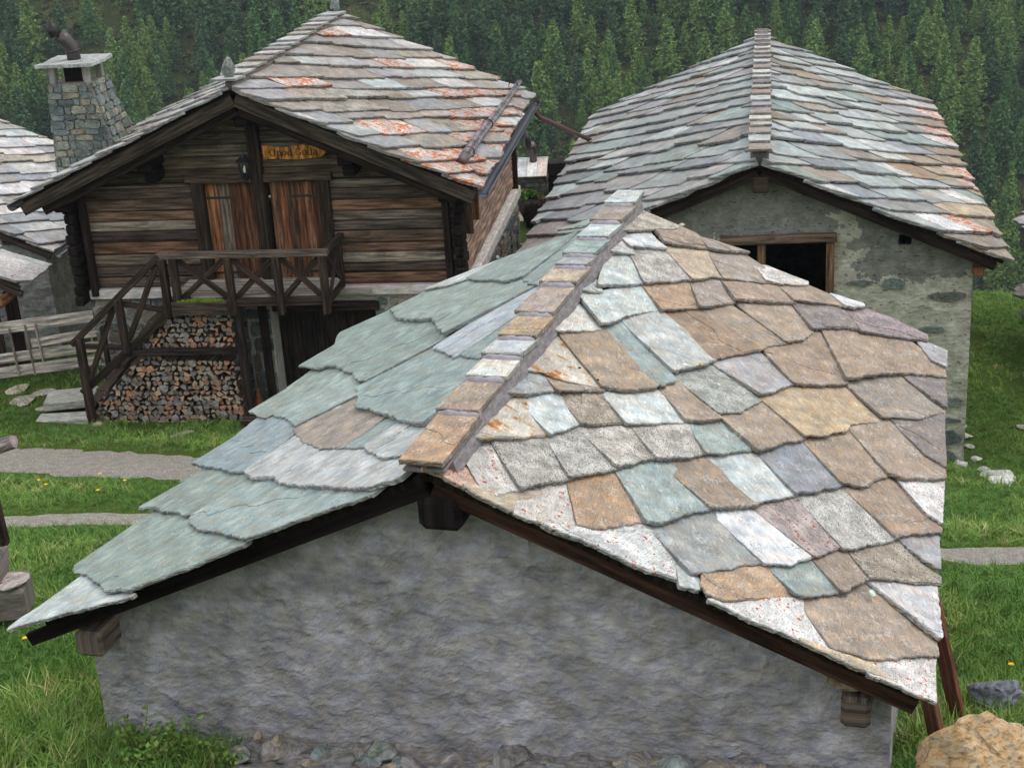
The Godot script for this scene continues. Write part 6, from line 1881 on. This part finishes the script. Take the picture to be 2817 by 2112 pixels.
func forest():
	var kinds := []
	for k in 9: kinds.append(conifer([0, 1, 2][k % 3], 1200 + k * 7))
	rng.seed = 1111
	var den := FastNoiseLite.new(); den.seed = 31; den.frequency = 0.022; den.fractal_octaves = 2
	var kd := FastNoiseLite.new(); kd.seed = 32; kd.frequency = 0.018
	# outlines of the big roofs as slopes seen from the camera, to know which trees show
	var hide := [PackedVector2Array([Vector2(-0.205, -0.235), Vector2(-0.118, -0.125), Vector2(0.005, -0.185), Vector2(0.0, -0.30), Vector2(-0.3, -0.30)]), PackedVector2Array([Vector2(0.052, -0.205), Vector2(0.165, -0.155), Vector2(0.275, -0.205), Vector2(0.33, -0.335), Vector2(0.03, -0.33)])]
	var all := []
	var D := 214.0
	while D < 420.0:
		var hw := D * 0.40 + 8.0
		var x := -hw
		while x < hw:
			var px := x + rng.randf_range(-2.3, 2.3)
			var pd := D + rng.randf_range(-2.3, 2.3)
			x += 3.4 if D < 330.0 else 7.0
			var dn := den.get_noise_2d(px, pd)
			if dn < -0.28 and rng.randf() < 0.8: continue
			if px < -40.0 and pd > 285.0 and rng.randf() < 0.45: continue
			var y := hill_y(px, pd)
			var sc := rng.randf_range(0.55, 1.3) if rng.randf() < 0.8 else rng.randf_range(1.2, 1.6)
			var kn := kd.get_noise_2d(px, pd) + rng.randf_range(-0.35, 0.35)
			var kind := 0 if kn > 0.08 else (1 if kn < -0.10 else 2)
			var tx := px / pd
			var ty := (y + 5.0 * sc - 8.0) / pd
			var vis := absf(tx) < 0.33 and ty < -0.095 - tx * 0.062 and ty > -0.36
			for h in hide:
				if Geometry2D.is_point_in_polygon(Vector2(tx, ty), h): vis = false
			all.append({"p": Vector3(px, y, -pd), "s": sc, "k": kind + 3 * (rng.randi() % 3), "vis": vis, "kind": kind, "tx": tx, "ty": ty, "size": sc / pd if vis else 0.0})
		D += 3.4 if D < 330.0 else 7.0
	var order := []
	for i in all.size(): order.append(i)
	order.sort_custom(func(a, b): return all[a].size > all[b].size)
	var solo := {}
	for i in 290: solo[order[i]] = true
	var label_of := func(a: Dictionary) -> String:
		var look: String = ["light green larch", "dark blue-green pine", "mid green spruce"][a.kind]
		var sz := "tall " if a.s > 1.2 else ("small " if a.s < 0.8 else "")
		var zone := "left of the chimney" if a.tx < -0.29 else ("right of the chimney" if a.tx < -0.2 else ("beside the log house ridge" if a.tx < -0.11 else ("over the log house roof" if a.tx < -0.01 else ("between the two roofs" if a.tx < 0.07 else ("over the far barn" if a.tx < 0.25 else "right of the far barn")))))
		var rel: float = a.ty + 0.11 + a.tx * 0.062
		return "%s%s %s the slope %s" % [sz, look, "high on" if rel > -0.05 else ("halfway up" if rel > -0.10 else "low on"), zone]
	var buckets := {}
	for i in all.size():
		if solo.has(i) and all[i].vis:
			var l: String = label_of.call(all[i])
			if not buckets.has(l): buckets[l] = []
			buckets[l].append(i)
	for l in buckets: buckets[l].sort_custom(func(p, q): return all[p].tx < all[q].tx)
	var rest := []
	for k in 9: rest.append([])
	for i in all.size():
		var a: Dictionary = all[i]
		var xf := Transform3D(Basis(Vector3.UP, rng.randf() * TAU).scaled(Vector3(a.s * rng.randf_range(0.85, 1.1), a.s, a.s * rng.randf_range(0.85, 1.1))), a.p)
		if solo.has(i) and a.vis:
			var nm: String = ["larch_tree", "pine_tree", "spruce_tree"][a.kind]
			var lab: String = label_of.call(a)
			var peers: Array = buckets[lab]
			if peers.size() > 1:
				var r: int = peers.find(i)
				lab += ", " + ("leftmost" if r == 0 else ("rightmost" if r == peers.size() - 1 else ["", "second", "third", "fourth", "fifth", "sixth", "seventh", "eighth", "ninth", "tenth", "eleventh", "twelfth", "thirteenth", "fourteenth", "fifteenth", "sixteenth"][mini(r, 15)] + " from left"))
			var o := thing(nm, lab, "tree", Vector3.ZERO, 0.0, "trees on the wooded slope opposite")
			o.transform = xf
			part("trunk", kinds[a.k][1], M.wood, o)
			part("crown", kinds[a.k][0], M.needle, o)
		else:
			rest[a.k].append(xf)
	print("trees ", all.size())
	for k in 9:
		for e in [0, 1]:
			var mm := MultiMesh.new()
			mm.transform_format = MultiMesh.TRANSFORM_3D
			mm.mesh = kinds[k][e]
			mm.instance_count = rest[k].size()
			for i in rest[k].size(): mm.set_instance_transform(i, rest[k][i])
			var o := MultiMeshInstance3D.new()
			o.multimesh = mm
			o.material_override = M.needle if e == 0 else M.wood
			o.name = numbered("distant_forest")
			add_child(o)
			tag(o, "mass of further conifers filling the wooded slope", "forest", "", "stuff")
	# low scrub between the trees
	var st := mb()
	leaf_cluster(st, Vector3(0, 0.35, 0), Vector3(0.9, 0.4, 0.9), 70, 0.5, [S(86, 98, 56), S(108, 104, 66), S(70, 86, 52)])
	var sm := done(st)
	var mm2 := MultiMesh.new()
	mm2.transform_format = MultiMesh.TRANSFORM_3D
	mm2.mesh = sm
	mm2.instance_count = 11000
	for i in 11000:
		var d2 := rng.randf_range(205, 400)
		var x2 := rng.randf_range(-1, 1) * (d2 * 0.4 + 8.0)
		mm2.set_instance_transform(i, Transform3D(Basis(Vector3.UP, rng.randf() * TAU).scaled(Vector3.ONE * rng.randf_range(0.5, 1.2)), Vector3(x2, hill_y(x2, d2), -d2)))
	var so := MultiMeshInstance3D.new()
	so.multimesh = mm2
	so.material_override = M.needle
	so.name = "scrub"
	add_child(so)
	tag(so, "low scrub between the conifers on the slope opposite", "scrub", "", "stuff")

# ---------------------------------------------------------------- scene
func _ready():
	cam = Camera3D.new()
	cam.name = "camera"
	cam.fov = 28.075
	cam.near = 0.1
	cam.far = 1500.0
	add_child(cam)
	cam.transform = Transform3D(Basis(Vector3(0.998000, -0.058896, 0.022959), Vector3(0.063213, 0.929849, -0.362471), Vector3(0.000000, 0.363197, 0.931712)), Vector3(0, 8, 0))
	cam.current = true
	var we := WorldEnvironment.new()
	var env := Environment.new()
	env.background_mode = Environment.BG_SKY
	var sky := Sky.new()
	var sm := ProceduralSkyMaterial.new()
	sm.sky_top_color = Color(0.88, 0.89, 0.91)
	sm.sky_horizon_color = Color(0.86, 0.865, 0.87)
	sm.sky_curve = 0.2
	sm.ground_bottom_color = Color(0.25, 0.27, 0.22)
	sm.ground_horizon_color = Color(0.5, 0.52, 0.5)
	sm.sun_angle_max = 0.0
	sky.sky_material = sm
	env.sky = sky
	env.background_energy_multiplier = 1.35
	env.tonemap_mode = Environment.TONE_MAPPER_LINEAR
	env.tonemap_exposure = 1.32
	env.fog_enabled = true
	env.fog_density = 0.0002
	env.fog_light_color = Color(0.72, 0.78, 0.84)
	env.sdfgi_enabled = true
	env.ssao_enabled = true
	env.ssil_enabled = true
	we.environment = env
	we.name = "world_environment"
	add_child(we)
	var sun := DirectionalLight3D.new()
	sun.name = "sun"
	sun.light_energy = 0.32
	sun.light_color = Color(1.0, 0.985, 0.96)
	sun.light_angular_distance = 16.0
	sun.shadow_enabled = true
	add_child(sun)
	sun.look_at_from_position(Vector3(16, 26, -4), Vector3.ZERO, Vector3.UP)
	make_materials()
	build_ground()
	print("ground ", Time.get_ticks_msec())
	var nb: Node3D = build_near_barn()
	var rb: Node3D = build_right_barn()
	var lh: Node3D = build_log_house()
	print("houses ", Time.get_ticks_msec())
	wood_piles(lh, 6.70)
	small_things(lh, 6.70)
	neighbours()
	courtyard()
	stones_and_boards(nb)
	print("things ", Time.get_ticks_msec())
	grass(nb, rb, lh)
	forest()
	clear_counts(self)
	print("done ", Time.get_ticks_msec())
